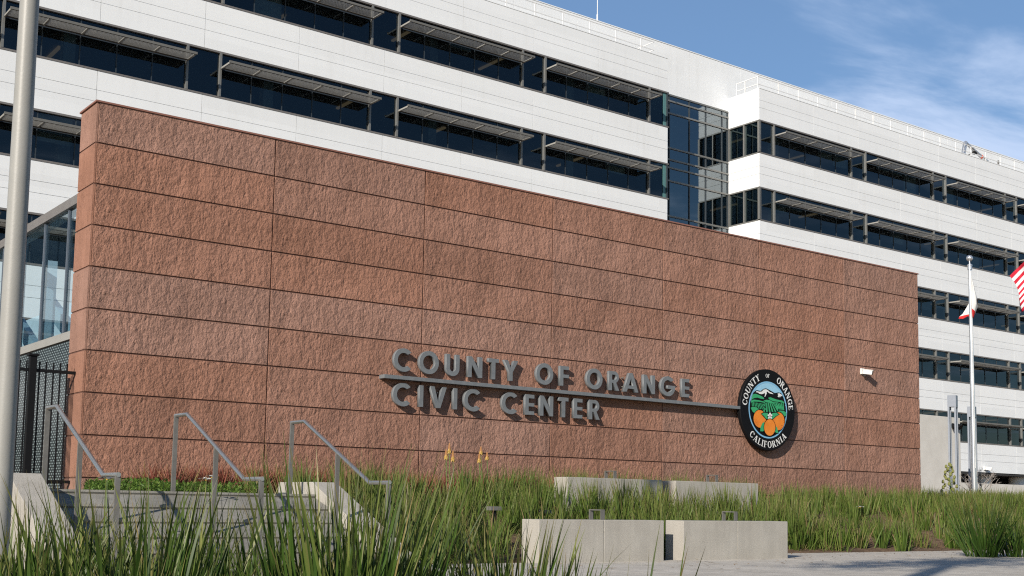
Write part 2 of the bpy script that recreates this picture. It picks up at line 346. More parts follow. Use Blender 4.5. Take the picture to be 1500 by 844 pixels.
# scored concrete slabs with tooled joints between them
xj = [-8.0, -4.8, -1.6, 1.6, 4.8, 8.0, 11.2, 14.4, 17.6, 20.8, 24, 27.2, 30.4, 36, 42, 50]
for i in range(len(xj)-1):
    for y0, y1 in ((-6, -2.8), (-2.8, .4)):
        slab(xj[i]+.004, xj[i+1]-.004, y0+.004, y1-.004)
for i in range(5, len(xj)-1):
    for y0, y1 in ((.4, 3.6), (3.6, 6.8), (6.8, 10.0)): slab(xj[i]+.004, xj[i+1]-.004, y0+.004, y1-.004)
for i in range(len(xj)-1):
    for y0, y1 in ((7.3, 10.0),) if i < 5 else (): slab(xj[i]+.004, xj[i+1]-.004, y0+.004, y1-.004)
for i in range(len(xj)-1):
    a, b = xj[i]+.004, xj[i+1]-.004
    if b <= 11.3: slab(a, b, 10.004, 10.53)
    else: slab(a, b, 10.004, 11.60)
tag(pm.build('plaza', 'plaza', fix=False, bevel=0), kind='structure')

# ---------------------------------------------------------------- stone wall
wall = thing('stone_sign_wall', 'long red brown split stone panel wall carrying the raised lettering and round seal', 'wall', (WX, WY, 0))
ORG = (WX, WY, 0)
WE = WX+NP*PW; TH = .72
core = MB().box(WX+.01, WE-.01, WY+.004, WY+TH-.02, -.6, WZ-.012); core.build('core', 'joint', wall, ORG)
fp = MB(); ep = MB()
g = .0045
for k in range(10):
    z1 = WZ-.014-k*ROW-(g if k else 0); z0 = WZ-(k+1)*ROW+g if k < 9 else -.55
    for i in range(NP):
        a = WX+i*PW+(.035 if i == 0 else g); b = WX+(i+1)*PW-(g if i < NP-1 else .0)
        fp.box(a+(.006 if i else 0), b-(.007 if i < NP-1 else 0), WY-.012, WY+.024, z0, z1)
    ep.box(WX-.0, WX+.016, WY+.0, WY+TH, z0, z1)
    ep.box(WX+.016, WX+.028, WY-.004, WY+.015, z0, z1)
    ep.box(WE-.014, WE+.002, WY+.028, WY+TH, z0, z1)
fp.build('stone_face', 'stone', wall, ORG, bevel=.003)
ep.build('end_face', 'stone_smooth', wall, ORG)
MB().box(WX-.025, WE+.02, WY-.03, WY+TH+.02, WZ-.012, WZ+.014).build('coping', 'coping', wall, ORG)

# ---------------------------------------------------------------- raised letters
def arc(cx, cy, r, a0, a1, n=24, ry=None):
    ry = ry or r
    return [(cx+r*cos(rad(a0+(a1-a0)*i/n)), cy+ry*sin(rad(a0+(a1-a0)*i/n))) for i in range(n+1)]
S = .222
def glyph(ch, w):
    """closed outlines in a cell of height 1 and width w"""
    if ch == 'I': return [[(0, 0), (w, 0), (w, 1), (0, 1)]]
    if ch in 'CG':
        R = .54; r = R-.215; cx, cy = R, .5
        if ch == 'C':
            return [arc(cx, cy, R, 43, 317, 40)+arc(cx, cy, r, 308, 52, 40)]
        t = math.degrees(math.asin(.05/R)); q = math.degrees(math.asin(.13/r))
        return [arc(cx, cy, R, 40, 360+t, 44)+[(cx-.04, cy+.05), (cx-.04, cy-.13)]+arc(cx, cy, r, 360-q, 50, 36)]
    if ch == 'O':
        R = .54; return [arc(R, .5, R, 0, 352.5, 47), arc(R, .5, R-.215, 0, 352.5, 47)]
    if ch == 'U':
        r = w/2
        return [[(0, 1)]+arc(r, r-.03, r, 180, 360, 24)+[(w, 1), (w-S, 1)]+arc(r, r-.03, r-S, 0, -180, 20)+[(S, 1)]]
    if ch == 'N': return [[(0, 0), (S, 0), (S, .60), (w-S-.01, 0), (w, 0), (w, 1), (w-S, 1), (w-S, .40), (S+.01, 1), (0, 1)]]
    if ch == 'T': return [[(w/2-S/2, 0), (w/2+S/2, 0), (w/2+S/2, .81), (w, .81), (w, 1), (0, 1), (0, .81), (w/2-S/2, .81)]]
    if ch == 'F': return [[(0, 0), (S, 0), (S, .40), (w, .40), (w, .58), (S, .58), (S, .81), (w, .81), (w, 1), (0, 1)]]
    if ch == 'E': return [[(0, 0), (w, 0), (w, .19), (S, .19), (S, .41), (w, .41), (w, .59), (S, .59), (S, .81), (w, .81), (w, 1), (0, 1)]]
    if ch == 'V':
        c = w/2; return [[(c-.125, 0), (c+.125, 0), (w, 1), (w-.245, 1), (c, .27), (.245, 1), (0, 1)]]
    if ch == 'Y':
        c = w/2; return [[(c-S/2, 0), (c+S/2, 0), (c+S/2, .42), (w, 1), (w-.26, 1), (c, .62), (.26, 1), (0, 1), (c-S/2, .42)]]
    if ch == 'A':
        c = w/2; k = c-.125
        li = lambda y: .245+k*y
        ya = (c-.245)/k
        return [[(0, 0), (.245, 0), (li(.17), .17), (w-li(.17), .17), (w-.245, 0), (w, 0), (c+.125, 1), (c-.125, 1)], [(li(.34), .34), (w-li(.34), .34), (c, ya)]]
    if ch == 'R':
        rb = .305; cb = w-rb-.03
        return [[(0, 0), (S, 0), (S, .385), (S+.08, .385), (w-.25, 0), (w+.01, 0), (cb+.12, .415)]+arc(cb, 1-rb, rb, -58, 90, 20)+[(0, 1)],
                [(S, .56), (cb, .56)]+arc(cb, .69, .13, -80, 80, 12)+[(cb, .82), (S, .82)]]
def curve_mesh(name, loops, depth, mat, bev=.003):
    cu = bpy.data.curves.new(name, 'CURVE'); cu.dimensions = '2D'; cu.fill_mode = 'BOTH'; cu.extrude = depth/2-bev; cu.bevel_depth = bev; cu.bevel_resolution = 0; cu.offset = -bev
    for lp in loops:
        sp = cu.splines.new('POLY'); sp.points.add(len(lp)-1); sp.use_cyclic_u = True
        for p, (x, y) in zip(sp.points, lp): p.co = (x, y, 0, 1)
    o = bpy.data.objects.new(name, cu); COL.objects.link(o)
    bpy.context.view_layer.update()
    me = bpy.data.meshes.new_from_object(o.evaluated_get(bpy.context.evaluated_depsgraph_get())); bpy.data.objects.remove(o); bpy.data.curves.remove(cu)
    me.name = name; me.materials.clear(); me.materials.append(M[mat])
    me.transform(Matrix.Rotation(pi/2, 4, 'X'))           # the picture plane becomes XZ, the front faces -Y
    return me
sign = thing('raised_lettering_sign', 'grey raised letters COUNTY OF ORANGE CIVIC CENTER above and below a long grey bar', 'sign', (10.372, WY, 2.0))
LH = .371; LD = .07; LY = WY-.055-LD/2
rows = [(2.216, [('C', 10.583, 10.952), ('O', 11.089, 11.491), ('U', 11.640, 11.921), ('N', 12.1, 12.402), ('T', 12.541, 12.77), ('Y', 12.879, 13.205), ('O', 13.62, 14.029), ('F', 14.18, 14.398),
                 ('O', 14.826, 15.233), ('R', 15.387, 15.654), ('A', 15.757, 16.158), ('N', 16.287, 16.612), ('G', 16.754, 17.175), ('E', 17.338, 17.544)]),
        (1.630, [('C', 10.583, 10.951), ('I', 11.105, 11.189), ('V', 11.322, 11.665), ('I', 11.805, 11.889), ('C', 12.03, 12.401), ('C', 12.849, 13.213), ('E', 13.375, 13.578), ('N', 13.718, 14.041),
                 ('T', 14.162, 14.396), ('E', 14.521, 14.738), ('R', 14.896, 15.154)])]
cache = {}
for zb, lst in rows:
    for ch, x0, x1 in lst:
        w = {'I': .225, 'N': .84, 'E': .57}.get(ch, (x1-x0)/LH)
        if ch not in cache: cache[ch] = curve_mesh('letter', [[(x*LH, y*LH) for x, y in lp] for lp in glyph(ch, w)], LD, 'letter')
        o = bpy.data.objects.new('letter', cache[ch]); COL.objects.link(o); o.parent = sign
        o.location = (x0-10.372, LY-WY, zb-2.0)
        tag(o, 'raised grey capital letter '+ch)
        xa = (x0+.04) if ch not in 'TYV' else (x0+x1)/2
        for zz in ((.10, .27) if ch not in 'CGO' else (.185,)):
            pn = MB().bar((xa, LY, zb+zz), (xa, WY+.02, zb+zz), .02, .02).build('mounting_pin', 'steel_dull', o, (x0, LY, zb))
MB().box(10.372, 18.99, WY-.185, WY-.012, 2.063, 2.127).build('bar', 'letter', sign, (10.372, WY, 2.0), bevel=.003)

# ---------------------------------------------------------------- round seal
SCX, SCZ, SR = 19.835, 2.10, .868
SY = WY-.185
seal = thing('round_county_seal', 'round black seal with oranges and mountain fields, white lettering around its rim', 'seal', (SCX, SY, SCZ))
SO = (SCX, SY, SCZ)
d = MB(); n = 96; o = 0
prof = [(SR-.012, 0), (SR, .012), (SR, .075), (SR-.01, .08)]
for r, yy in prof: d.v += [(SCX+r*cos(2*pi*k/n), SY+yy, SCZ+r*sin(2*pi*k/n)) for k in range(n)]
for i in range(len(prof)-1):
    for k in range(n): d.f.append((i*n+k, i*n+(k+1) % n, (i+1)*n+(k+1) % n, (i+1)*n+k))
d.f.append(tuple(range(n))); d.f.append(tuple((len(prof)-1)*n+k for k in range(n))[::-1])
d.build('disc', 's_black', seal, SO)
MB().box(SCX-.3, SCX+.3, SY+.08, WY+.02, SCZ-.3, SCZ+.3).build('mount', 'black', seal, SO)
def tp(pts):                                              # traced points of the emblem to wall coordinates
    return [tuple(onY(1090+x/9.37, 555+y/9.37, SY)[[0, 2]]) for x, y in pts]
lay = [0]
def flat(name, polys, mat, lift=None, raw=False):
    lay[0] += 1; y = SY-.0016*(lay[0] if lift is None else lift)
    m = MB()
    for p in polys: m.poly_xz(p if raw else tp(p), y)
    return m.build(name, mat, seal, SO, fix=False)
def ringpoly(r0, r1, n=72):
    return [[(SCX+r*cos(a), SCZ+r*sin(a)) for r, a in ((r0, a0), (r1, a0), (r1, a1), (r0, a1))] for a0, a1 in ((2*pi*k/n, 2*pi*(k+1)/n) for k in range(n))]
flat('ring_line', ringpoly(.575, .607), 's_ring', raw=True)
cir = lambda r: [(SCX+r*cos(2*pi*k/64), SCZ+r*sin(2*pi*k/64)) for k in range(64)]
def clip(poly, r=.572):                                    # keep a traced shape inside the ring
    out = []
    for x, z in poly:
        dx, dz = x-SCX, z-SCZ; q = sqrt(dx*dx+dz*dz)
        out.append((x, z) if q <= r else (SCX+dx/q*r, SCZ+dz/q*r))
    return out
def fl(name, polys, mat): return flat(name, [clip(tp(p)) for p in polys], mat, raw=True)
skyp = [(SCX+.572*cos(a), SCZ+.572*sin(a)) for a in np.linspace(rad(12), rad(163), 40)]
flat('emblem_sky', [skyp], 's_sky', raw=True)
fl('mountain', [[(80, 400), (100, 260), (120, 190), (150, 165), (175, 155), (225, 168), (262, 138), (297, 130), (330, 145), (420, 196), (470, 186), (505, 196), (545, 250), (575, 350), (560, 400), (330, 420)]], 's_black')
fl('snow_cap', [[(262, 150), (297, 142), (325, 158), (345, 178), (375, 190), (402, 210), (372, 208), (338, 196), (318, 176), (305, 180), (308, 205), (296, 222), (292, 240), (276, 248), (285, 215), (278, 190), (262, 205), (240, 212), (205, 205), (190, 190), (155, 182), (172, 168), (205, 178), (240, 176)],
                [(455, 205), (480, 198), (520, 225), (515, 240), (495, 232), (500, 252), (478, 242), (480, 258), (455, 240), (468, 225)]], 's_white')
fl('green_hill', [[(118, 215), (150, 205), (200, 222), (240, 240), (272, 265), (268, 280), (215, 270), (180, 258), (130, 265), (98, 290), (100, 250)],
                  [(325, 262), (355, 252), (400, 270), (445, 285), (520, 300), (555, 330), (540, 336), (480, 318), (400, 310), (345, 285)],
                  [(262, 300), (300, 288), (345, 292), (400, 322), (470, 325), (450, 338), (380, 335), (300, 322)],
                  [(90, 300), (130, 285), (200, 295), (290, 318), (280, 330), (200, 315), (130, 312), (95, 330)]], 's_green')
rows_ = []
for i in range(9):                                         # left field rows
    x = 100+i*19; rows_.append([(x, 318+i*3), (x+9, 316+i*3), (x+14+i*4, 402+i*3), (x+3+i*4, 400+i*3)])
for i in range(6):                                         # middle field rows
    t0, t1 = 278+i*22, 256+i*40; rows_.append([(t0, 330), (t0+13, 330), (t1+22, 456), (t1, 452)])
for i in range(6):                                         # right field rows
    x = 405+i*24; rows_.append([(x, 345-i*2), (x+12, 338-i*2), (x+70-i*10, 420+i*3), (x+50-i*10, 418+i*2)])
fl('field_row', rows_, 's_green')
def ell(cx, cy, rx, ry, rot=0, n=40):
    return [(cx+rx*cos(t)*cos(rot)-ry*sin(t)*sin(rot), cy+rx*cos(t)*sin(rot)+ry*sin(t)*cos(rot)) for t in np.linspace(0, 2*pi, n, endpoint=False)]
fl('leaf_outline', [[(70, 395), (110, 375), (170, 385), (215, 425), (160, 485), (110, 460)], [(425, 470), (470, 428), (540, 430), (590, 465), (575, 520), (530, 530), (480, 480)]], 's_black')
fl('leaf', [[(84, 398), (110, 384), (165, 392), (207, 428), (165, 440), (138, 472), (108, 448)], [(462, 450), (480, 436), (535, 440), (578, 465), (570, 505), (535, 522), (505, 480)]], 's_green')
fl('orange_outline', [ell(208, 548, 92, 128, -.08), ell(465, 582, 92, 132, .0)], 's_black')
for c in (ell(208, 550, 86, 121, -.08), ell(463, 583, 82, 122, .0)): fl('orange', [c], 's_orange')
fl('leaf_outline', [[(220, 480), (260, 455), (320, 462), (345, 470), (380, 462), (440, 458), (478, 490), (430, 520), (375, 570), (345, 560), (290, 560)]], 's_black')
fl('leaf', [[(230, 486), (262, 466), (315, 470), (325, 500), (305, 520), (322, 550), (290, 548), (262, 510)], [(365, 480), (385, 470), (435, 466), (465, 494), (425, 512), (372, 560), (358, 545), (378, 520)],
            [(266, 590), (268, 700), (252, 722), (212, 720), (214, 670), (238, 612)], [(412, 640), (440, 665), (462, 740), (440, 748), (414, 728)]], 's_green')
fl('orange_outline', [ell(340, 668, 84, 120, .0)], 's_black')
fl('orange', [ell(340, 668, 77, 113, .0)], 's_orange')
fl('orange_pore', [ell(x, y, 2.2, 3.2, 0, 6) for x, y in ((135, 560), (140, 590), (150, 610), (148, 640), (165, 655), (175, 630), (130, 610), (160, 600), (515, 640), (525, 600), (505, 665), (490, 680), (520, 620), (500, 640), (530, 570), (370, 735), (385, 710), (390, 735), (360, 755), (395, 690))], 's_black')
fl('blossom_petal', [ell(342+20*cos(a), 510+27*sin(a), 13, 19 if abs(sin(a)) > .6 else 14, a-pi/2, 14) for a in (-pi/2, -pi/2+1.257, -pi/2+2.513, -pi/2+3.77, -pi/2+5.027)], 's_white')
fl('blossom_heart', [ell(343, 510, 7, 10, 0, 12)], 'red_core')

# serif capitals around the rim, built stroke by stroke
def serif(ch):
    """(quads in a unit cell, width)"""
    q = []; T, H, SF = .2, .085, .07
    def st(x, y0=0, y1=1, w=T): q.append([(x, y0), (x+w, y0), (x+w, y1), (x, y1)])
    def hz(x0, x1, y, h=H): q.append([(x0, y), (x1, y), (x1, y+h), (x0, y+h)])
    def ln(x0, y0, x1, y1, w): q.append([(x0, y0), (x0+w, y0), (x1+w, y1), (x1, y1)])
    def ar(cx, cy, rx, ry, a0, a1, tv, th, n=14):
        for i in range(n):
            a, b = rad(a0+(a1-a0)*i/n), rad(a0+(a1-a0)*(i+1)/n)
            def pt(t, inner):
                k = abs(cos(t)); w = th+(tv-th)*k
                return (cx+(rx-(w if inner else 0))*cos(t), cy+(ry-(w if inner else 0))*sin(t))
            q.append([pt(a, 0), pt(b, 0), pt(b, 1), pt(a, 1)])
    if ch == 'O': ar(.42, .5, .42, .52, 0, 360, .2, .08, 24); return q, .84
    if ch in 'CG':
        ar(.42, .5, .42, .52, 42, 318, .2, .08, 20); q.append([(.66, .70), (.76, .66), (.76, .98), (.70, .98)])
        if ch == 'G': st(.56, 0.02, .42); hz(.46, .84, .40, .07)
        else: q.append([(.66, .16), (.70, .08), (.78, .26), (.74, .30)])
        return q, .80
    if ch == 'I': st(.08); hz(0, .36, 0, SF); hz(0, .36, 1-SF, SF); return q, .36
    if ch == 'L': st(.08); hz(0, .36, 1-SF, SF); hz(0, .66, 0, H); q.append([(.58, .08), (.66, .08), (.66, .28), (.63, .28)]); return q, .66
    if ch in 'EF':
        st(.08); hz(0, .64, 1-H, H); hz(.28, .54, .46, H); q.append([(.56, .92), (.60, .74), (.64, .74), (.64, .92)]); hz(0, .36, 0, SF)
        if ch == 'E': hz(.2, .68, 0, H); q.append([(.60, .08), (.68, .08), (.68, .28), (.65, .28)])
        return q, .68
    if ch == 'T':
        st(.26); hz(0, .72, 1-H, H); hz(.18, .54, 0, SF); q.append([(0, .92), (.08, .92), (.04, .74), (0, .74)]); q.append([(.64, .92), (.72, .92), (.72, .74), (.68, .74)]); return q, .72
    if ch == 'U':
        st(.08, .3, 1); st(.66, .3, 1, .09); hz(0, .36, 1-SF, SF); hz(.56, .84, 1-SF, SF); ar(.415, .32, .335, .34, 180, 360, .16, .09, 14); return q, .84
    if ch == 'N':
        st(.1, 0, 1, .09); st(.70, 0, 1, .09); ln(.1, 1, .60, 0, .22); hz(0, .28, 0, SF); hz(0, .22, 1-SF, SF); hz(.6, .9, 1-SF, SF); return q, .9
    if ch == 'A':
        ln(.08, 0, .36, 1, .09); ln(.58, 0, .33, 1, .22); hz(.2, .64, .28, .07); hz(0, .26, 0, SF); hz(.5, .88, 0, SF); return q, .86
    if ch == 'Y':
        ln(.30, .44, .04, 1, .22); ln(.36, .44, .62, 1, .09); st(.29, 0, .48, .2); hz(0, .32, 1-SF, SF); hz(.52, .8, 1-SF, SF); hz(.2, .58, 0, SF); return q, .78
    if ch == 'R':
        st(.08); hz(0, .36, 0, SF); hz(0, .4, 1-SF, SF); ar(.38, .74, .30, .26, -90, 90, .2, .08, 12); hz(.2, .4, .48, .08); ln(.58, 0, .32, .5, .22); hz(.6, .86, 0, SF); return q, .80
tcnt = [0]
def rim_text(word, a_mid, r_base, h, inside, track=.10, stretch=1.0):
    gl = [serif(c) for c in word]
    tot = sum(w for _, w in gl)*h*stretch+track*h*(len(word)-1)
    rr = r_base+(h*.5 if not inside else -h*.5); pos = -tot/2
    for (quads, w), ch in zip(gl, word):
        cw = w*h*stretch; a = a_mid+(-1 if not inside else 1)*(pos+cw/2)/rr
        rd = np.array([cos(a), sin(a)]); tg = np.array([sin(a), -cos(a)])
        if inside: upv, rv = -rd, -tg
        else: upv, rv = rd, tg
        base = np.array([SCX, SCZ])+rd*r_base
        m = MB()
        for j, qd in enumerate(quads):
            P = [base+rv*((x*stretch-w*stretch/2)*h)+upv*(y*h) for x, y in qd]
            m.poly_xz([tuple(p) for p in P], SY-.003-.00012*j)
        m.build('rim_letter', 's_white', seal, SO, fix=False)
        pos += cw+track*h
rim_text('COUNTY', rad(143.5), .662, .140, False, .12, 1.06)
rim_text('OF', rad(91), .690, .078, False, .10)
rim_text('ORANGE', rad(35), .662, .140, False, .12, 1.06)
rim_text('CALIFORNIA', rad(270), .806, .140, True, .14, 1.04)

# ---------------------------------------------------------------- security camera on the wall
def sec_camera(c, s=1.0, label='', dirx=.07):
    t = thing('security_camera', label, 'camera', c); x, y, z = c
    MB().box(x-.07*s, x+.05*s, y-.05*s, y+.01, z-.06*s, z+.075*s).build('bracket', 'white', t, c, bevel=.01*s)
    b = MB(); a0 = Vector((x-.02*s, y-.06*s, z-.01*s)); a1 = Vector((x+dirx*s, y-.25*s, z-.04*s)); b.bar(a0, a1, .115*s, .10*s); b.build('housing', 'white', t, c, bevel=.018*s)
    MB().bar(a0+Vector((0, 0, .058*s)), a1+(a1-a0)*.12+Vector((0, 0, .058*s)), .135*s, .012*s).build('sun_hood', 'white', t, c)
    MB().bar(a1, a1+(a1-a0)*.03, .08*s, .075*s).build('lens', 'lens', t, c)
    MB().tube([(x, y-.02, z-.05*s), (x, y-.09*s, z-.11*s), (x+.03*s, y-.12*s, z-.06*s)], .016*s, 8).build('arm', 'dark', t, c)
    return t
sec_camera((23.27, WY, 3.20), 1.0, 'small white security camera bracketed to the stone wall right of the seal')

# ---------------------------------------------------------------- office building
BY, RY = 51.0, 53.66
bld = thing('office_building', 'white panelled office building with dark ribbon windows and louvred sunshades behind the stone wall', 'building', (12, BY, .9))
BO = (12, BY, .9)
SILL = [22.46, 18.11, 13.76, 9.41, 5.06]; WH = 2.18; SP = 4.35
LEFT0, LEFT1 = -6.9, 49.46
RIGHT0, RIGHT1 = 57.5, 135.0
def spandrel(x0, x1, joints, z0, z1, side=None, top=False):
    m = MB(); bk = MB()
    rws = [z0, z0+.83, z0+1.33, z1] if not top else [z0, z0+.79, z0+1.28, z1]
    js = [x0]+[j for j in joints if x0+.3 < j < x1-.3]+[x1]
    G = .008
    for r in range(3):
        a0 = rws[r]+(G if r else 0); a1 = rws[r+1]-(G if r < 2 else 0)
        for i in range(len(js)-1):
            m.box(js[i]+(G if i else 0), js[i+1]-(G if i < len(js)-2 else 0), BY, BY+.06, a0, a1)
        if side:                                               # the return face of the right wing
            m.box(side, side+.06, BY+.062, RY-.005, a0, a1)
    m.build('spandrel', 'clad', bld, BO, fix=False)
    bk.box(x0+.07, x1-.07, BY+.061, BY+.25, z0+.02, z1-.02)
    if side: bk.box(side+.07, side+.3, BY+.26, RY-.02, z0+.02, z1-.02)
    bk.build('spandrel_backing', 'clad_joint', bld, BO, fix=False)
lj = [15.88+4.69*k for k in range(-5, 8)]; rj = [RIGHT0+5.3+4.69*k for k in range(0, 16)]
for wing, (x0, x1, js) in enumerate(((LEFT0, LEFT1, lj), (RIGHT0, RIGHT1, rj))):
    sd = RIGHT0 if wing else None
    spandrel(x0, x1, js, SILL[0]+WH, 26.68, sd, True)
    for k in range(5):
        spandrel(x0, x1, js, SILL[k]-2.17 if k < 4 else 2.97, SILL[k], sd)
    # roof deck and parapet cap
    MB().box(x0, x1, BY-.02, BY+.5, 26.68, 26.72).build('parapet_cap', 'clad', bld, BO, fix=False)
    MB().box(x0+.3, x1-.1, BY+.51, RY-.01, 26.1, 26.3).build('roof_deck', 'conc_far', bld, BO, fix=False)
# one bay of ribbon window: five panes under a sunshade and one wide pane without
PN = 1.565; BAY = 9.39
def bay_mesh(npane):
    gl = MB().add([(0, .10, 0), (npane*PN, .10, 0), (npane*PN, .10, WH), (0, .10, WH)], [(0, 1, 2, 3)])
    return gl
def frames(npane, shade=True):
    f = MB(); W = npane*PN
    f.box(0, W, .0-.025, .12, 0, .075); f.box(0, W, -.015, .12, WH-.085, WH)                # sill and head
    return f
def mullions(npane):
    f = MB(); W = npane*PN
    f.box(-.05, .05, -.04, .14, .076, WH-.086)
    return f
def dark_mull(npane):
    f = MB()
    for k in range(1, npane):
        if k == 5: continue
        f.box(k*PN-.022, k*PN+.022, .07, .15, .076, WH-.086)
    f.box(.08, 5*PN-.08, .06, .14, 1.36, 1.42)
    return f
def shade_mesh():
    W = 5*PN; D = .98; z = 1.40
    f = MB()
    f.box(.0, W+.05, -D-.04, -D+.02, z-.02, z+.085)                                        # nose bar
    f.box(.0, W, -.12, -.06, z-.045, z+.02)                                                # back bar
    nl = 9
    for i in range(nl):
        y = -.17-(D-.22)*i/(nl-1)
        for k in range(5):
            xa, xb = k*PN+.05, (k+1)*PN-.05
            f.add([(xa, y-.026, z-.030), (xb, y-.026, z-.030), (xb, y+.026, z+.008), (xa, y+.026, z+.008), (xa, y-.026, z-.018), (xb, y-.026, z-.018), (xb, y+.026, z+.020), (xa, y+.026, z+.020)],
              [(0, 3, 2, 1), (4, 5, 6, 7), (0, 1, 5, 4), (1, 2, 6, 5), (2, 3, 7, 6), (3, 0, 4, 7)])
    return f
def arm_mesh():
    D = .98; z = 1.40
    return MB().box(-.03, .03, -D+.021, -.05, z-.05, z+.03)
proto = {}
def parts_for(name, mb, mat):
    o = mb.build(name, mat, bld, (0, 0, 0), fix=True); return o
def add_window(x, z, npane=6, shade=True):
    key = (npane, shade); loc = (x-BO[0], 0, z-BO[2])
    if key not in proto:
        w = bay_mesh(npane).build('window', 'glass', bld, fix=False)
        fr = frames(npane).build('frame', 'frame', w); ml = mullions(npane).build('mullion', 'mull', w)
        if npane >= 6: m2_ = ml.copy(); COL.objects.link(m2_); m2_.parent = w; m2_.location.x = 5*PN
        dm = dark_mull(npane).build('glazing_bar', 'dmull', w) if npane >= 6 else None
        sh = shade_mesh().build('sunshade', 'shade', bld, fix=False) if shade else None
        ar = arm_mesh().build('arm', 'pole', sh) if shade else None
        if shade:
            ar.location.x = .03
            for k in range(1, 6):
                a2 = ar.copy(); COL.objects.link(a2); a2.parent = sh; a2.location.x = min(k*PN, 5*PN-.03)
        w.location = loc
        if sh: sh.location = loc
        proto[key] = (w, sh); return
    w, sh = proto[key]
    c = copy_tree(w, bld); c.location = loc
    if sh: s2 = copy_tree(sh, bld); s2.location = loc
LB = [2.6+BAY*k for k in range(-1, 5)]; RB = [58.91+BAY*k for k in range(0, 8)]
for z in SILL:
    for x in LB:
        add_window(x, z, 6 if x < 40 else 5.93, True) if False else add_window(x, z)
    for x in RB: add_window(x, z)
    add_window(57.5+.07-.0, z, .86, False)                                                  # narrow corner pane of the right wing
# side panes of the right wing and end panes of the left wing
sg = MB(); sf = MB(); smf = MB()
for z in SILL:
    w = MB().add([(57.60, RY-.03, z), (57.60, BY+.10, z), (57.60, BY+.10, z+WH), (57.60, RY-.03, z+WH)], [(0, 1, 2, 3)]).build('side_window', 'glass_side', bld, BO, fix=False)
    f = MB().box(57.48, 57.62, BY+.121, RY-.01, z, z+.075).box(57.485, 57.62, BY+.121, RY-.01, z+WH-.085, z+WH)
    for y in (BY+1.30,): f.box(57.47, 57.64, y-.05, y+.05, z+.076, z+WH-.086)
    f.box(57.47, 57.64, RY-.13, RY-.01, z+.076, z+WH-.086); f.box(57.46, 57.56, BY-.04, BY+.12, z+.076, z+WH-.086)
    f.build('frame', 'mull', w, BO)
    w = MB().add([(49.40, BY+.10, z), (49.40, RY-.03, z), (49.40, RY-.03, z+WH), (49.40, BY+.10, z+WH)], [(0, 1, 2, 3)]).build('end_window', 'glass_side', bld, BO, fix=False)
    MB().box(49.40, 49.46, BY-.03, BY+.08, z+.076, z+WH-.086).build('frame', 'dmull', w, BO); MB().box(49.16, 49.39, BY+.06, BY+.09, z+.076, z+WH-.086).build('corner_strip', 'corner', w, BO)  # opaque teal strip: light showing through the end pane is put into its colour
# interiors: ceilings, partition, columns, strips of ceiling baffles
it = MB(); cl = MB(); blinds = MB()
for (x0, x1) in ((LEFT0, LEFT1-.15), (RIGHT0+.2, RIGHT1-.1)):
    for z in SILL:
        it.box(x0, x1, BY+.26, BY+9, z+WH+.12, z+WH+.16); it.box(x0, x1, BY+.26, BY+9, z-.22, z-.18)
        x = x0+2.2
        while x < x1-1:
            q_ = random.uniform(1.0, 4.5); cl.box(x, x+.15, BY+q_, BY+q_+random.choice((1.5, 2.4, 2.4)), z+WH+.02, z+WH+.10); x += random.choice((6.1, 7.8, 9.4, 11, 14))
        x = x0+3.0
        while x < x1-1: it.box(x, x+.5, BY+1.6, BY+2.1, z-.17, z+WH+.11); x += 9.39
    it.box(x0, x1, BY+9.01, BY+9.2, 2.9, 26)
for x0, x1 in ((RIGHT0+.2, RIGHT0+.3),): pass
it.build('office_interior', 'room', bld, BO, fix=False); cl.build('ceiling_light', 'ceil_light', bld, BO, fix=False)
bm_ = MB().add([(0, 0, -1), (PN-.12, 0, -1), (PN-.12, 0, 0), (0, 0, 0)], [(0, 1, 2, 3)]).build('blind', 'blind', bld, fix=False); first = True
for z in SILL:
    for x0 in LB+RB:
        for k in range(6):
            if random.random() > .24 or x0+k*PN > RIGHT1-2 or x0+k*PN < 8: continue
            o = bm_ if first else bm_.copy()
            if not first: COL.objects.link(o)
            first = False; o.parent = bld; o.location = (x0+k*PN+.06-BO[0], .34, z+WH-.02-BO[2]); o.scale = (1, 1, random.choice((.75, .9, 1.2, 1.5, 2.05)))
# recessed stair core between the wings: glass curtain wall under a white wall that runs on as the roof screen
cz = [25.76]
for k in range(6):
    for dz in (24.58, 22.35, 21.61, 21.09): cz.append(dz-4.33*k)
cz = [25.76, 25.37]+[c for c in cz[1:] if c > 2.9]+[2.6]
cv = [49.52, 52.16, 53.93, 55.41, 56.9, 57.42]
core_gl = MB(); cpn = MB()
core_gl.add([(49.5, RY, 2.6), (57.45, RY, 2.6), (57.45, RY, 25.76), (49.5, RY, 25.76)], [(0, 1, 2, 3)])
cw = core_gl.build('curtain_wall', 'glass_core', bld, BO, fix=False)
for z in cz: MB().box(49.5, 57.45, RY-.07, RY+.05, z-.05, z+.05).build('transom', 'mull', cw, BO)
for x in cv[1:]: MB().box(x-.035, x+.035, RY-.05, RY+.06, 2.6, 25.70).build('mullion', 'dmull', cw, BO)
for k in range(5): MB().box(49.55, 52.12, RY+.08, RY+.14, 22.40-4.33*k, 24.54-4.33*k).build('spandrel_panel', 'core_panel', cw, BO)
ci = MB()
for k in range(6): ci.box(49.6, 57.4, RY+.3, RY+5, 21.15-4.33*k, 21.55-4.33*k)
ci.box(49.6, 57.4, RY+5, RY+5.2, 2.6, 26); ci.box(53.2, 53.5, RY+1, RY+5, 2.6, 25.6)
ci.build('stair_hall', 'room', bld, BO)
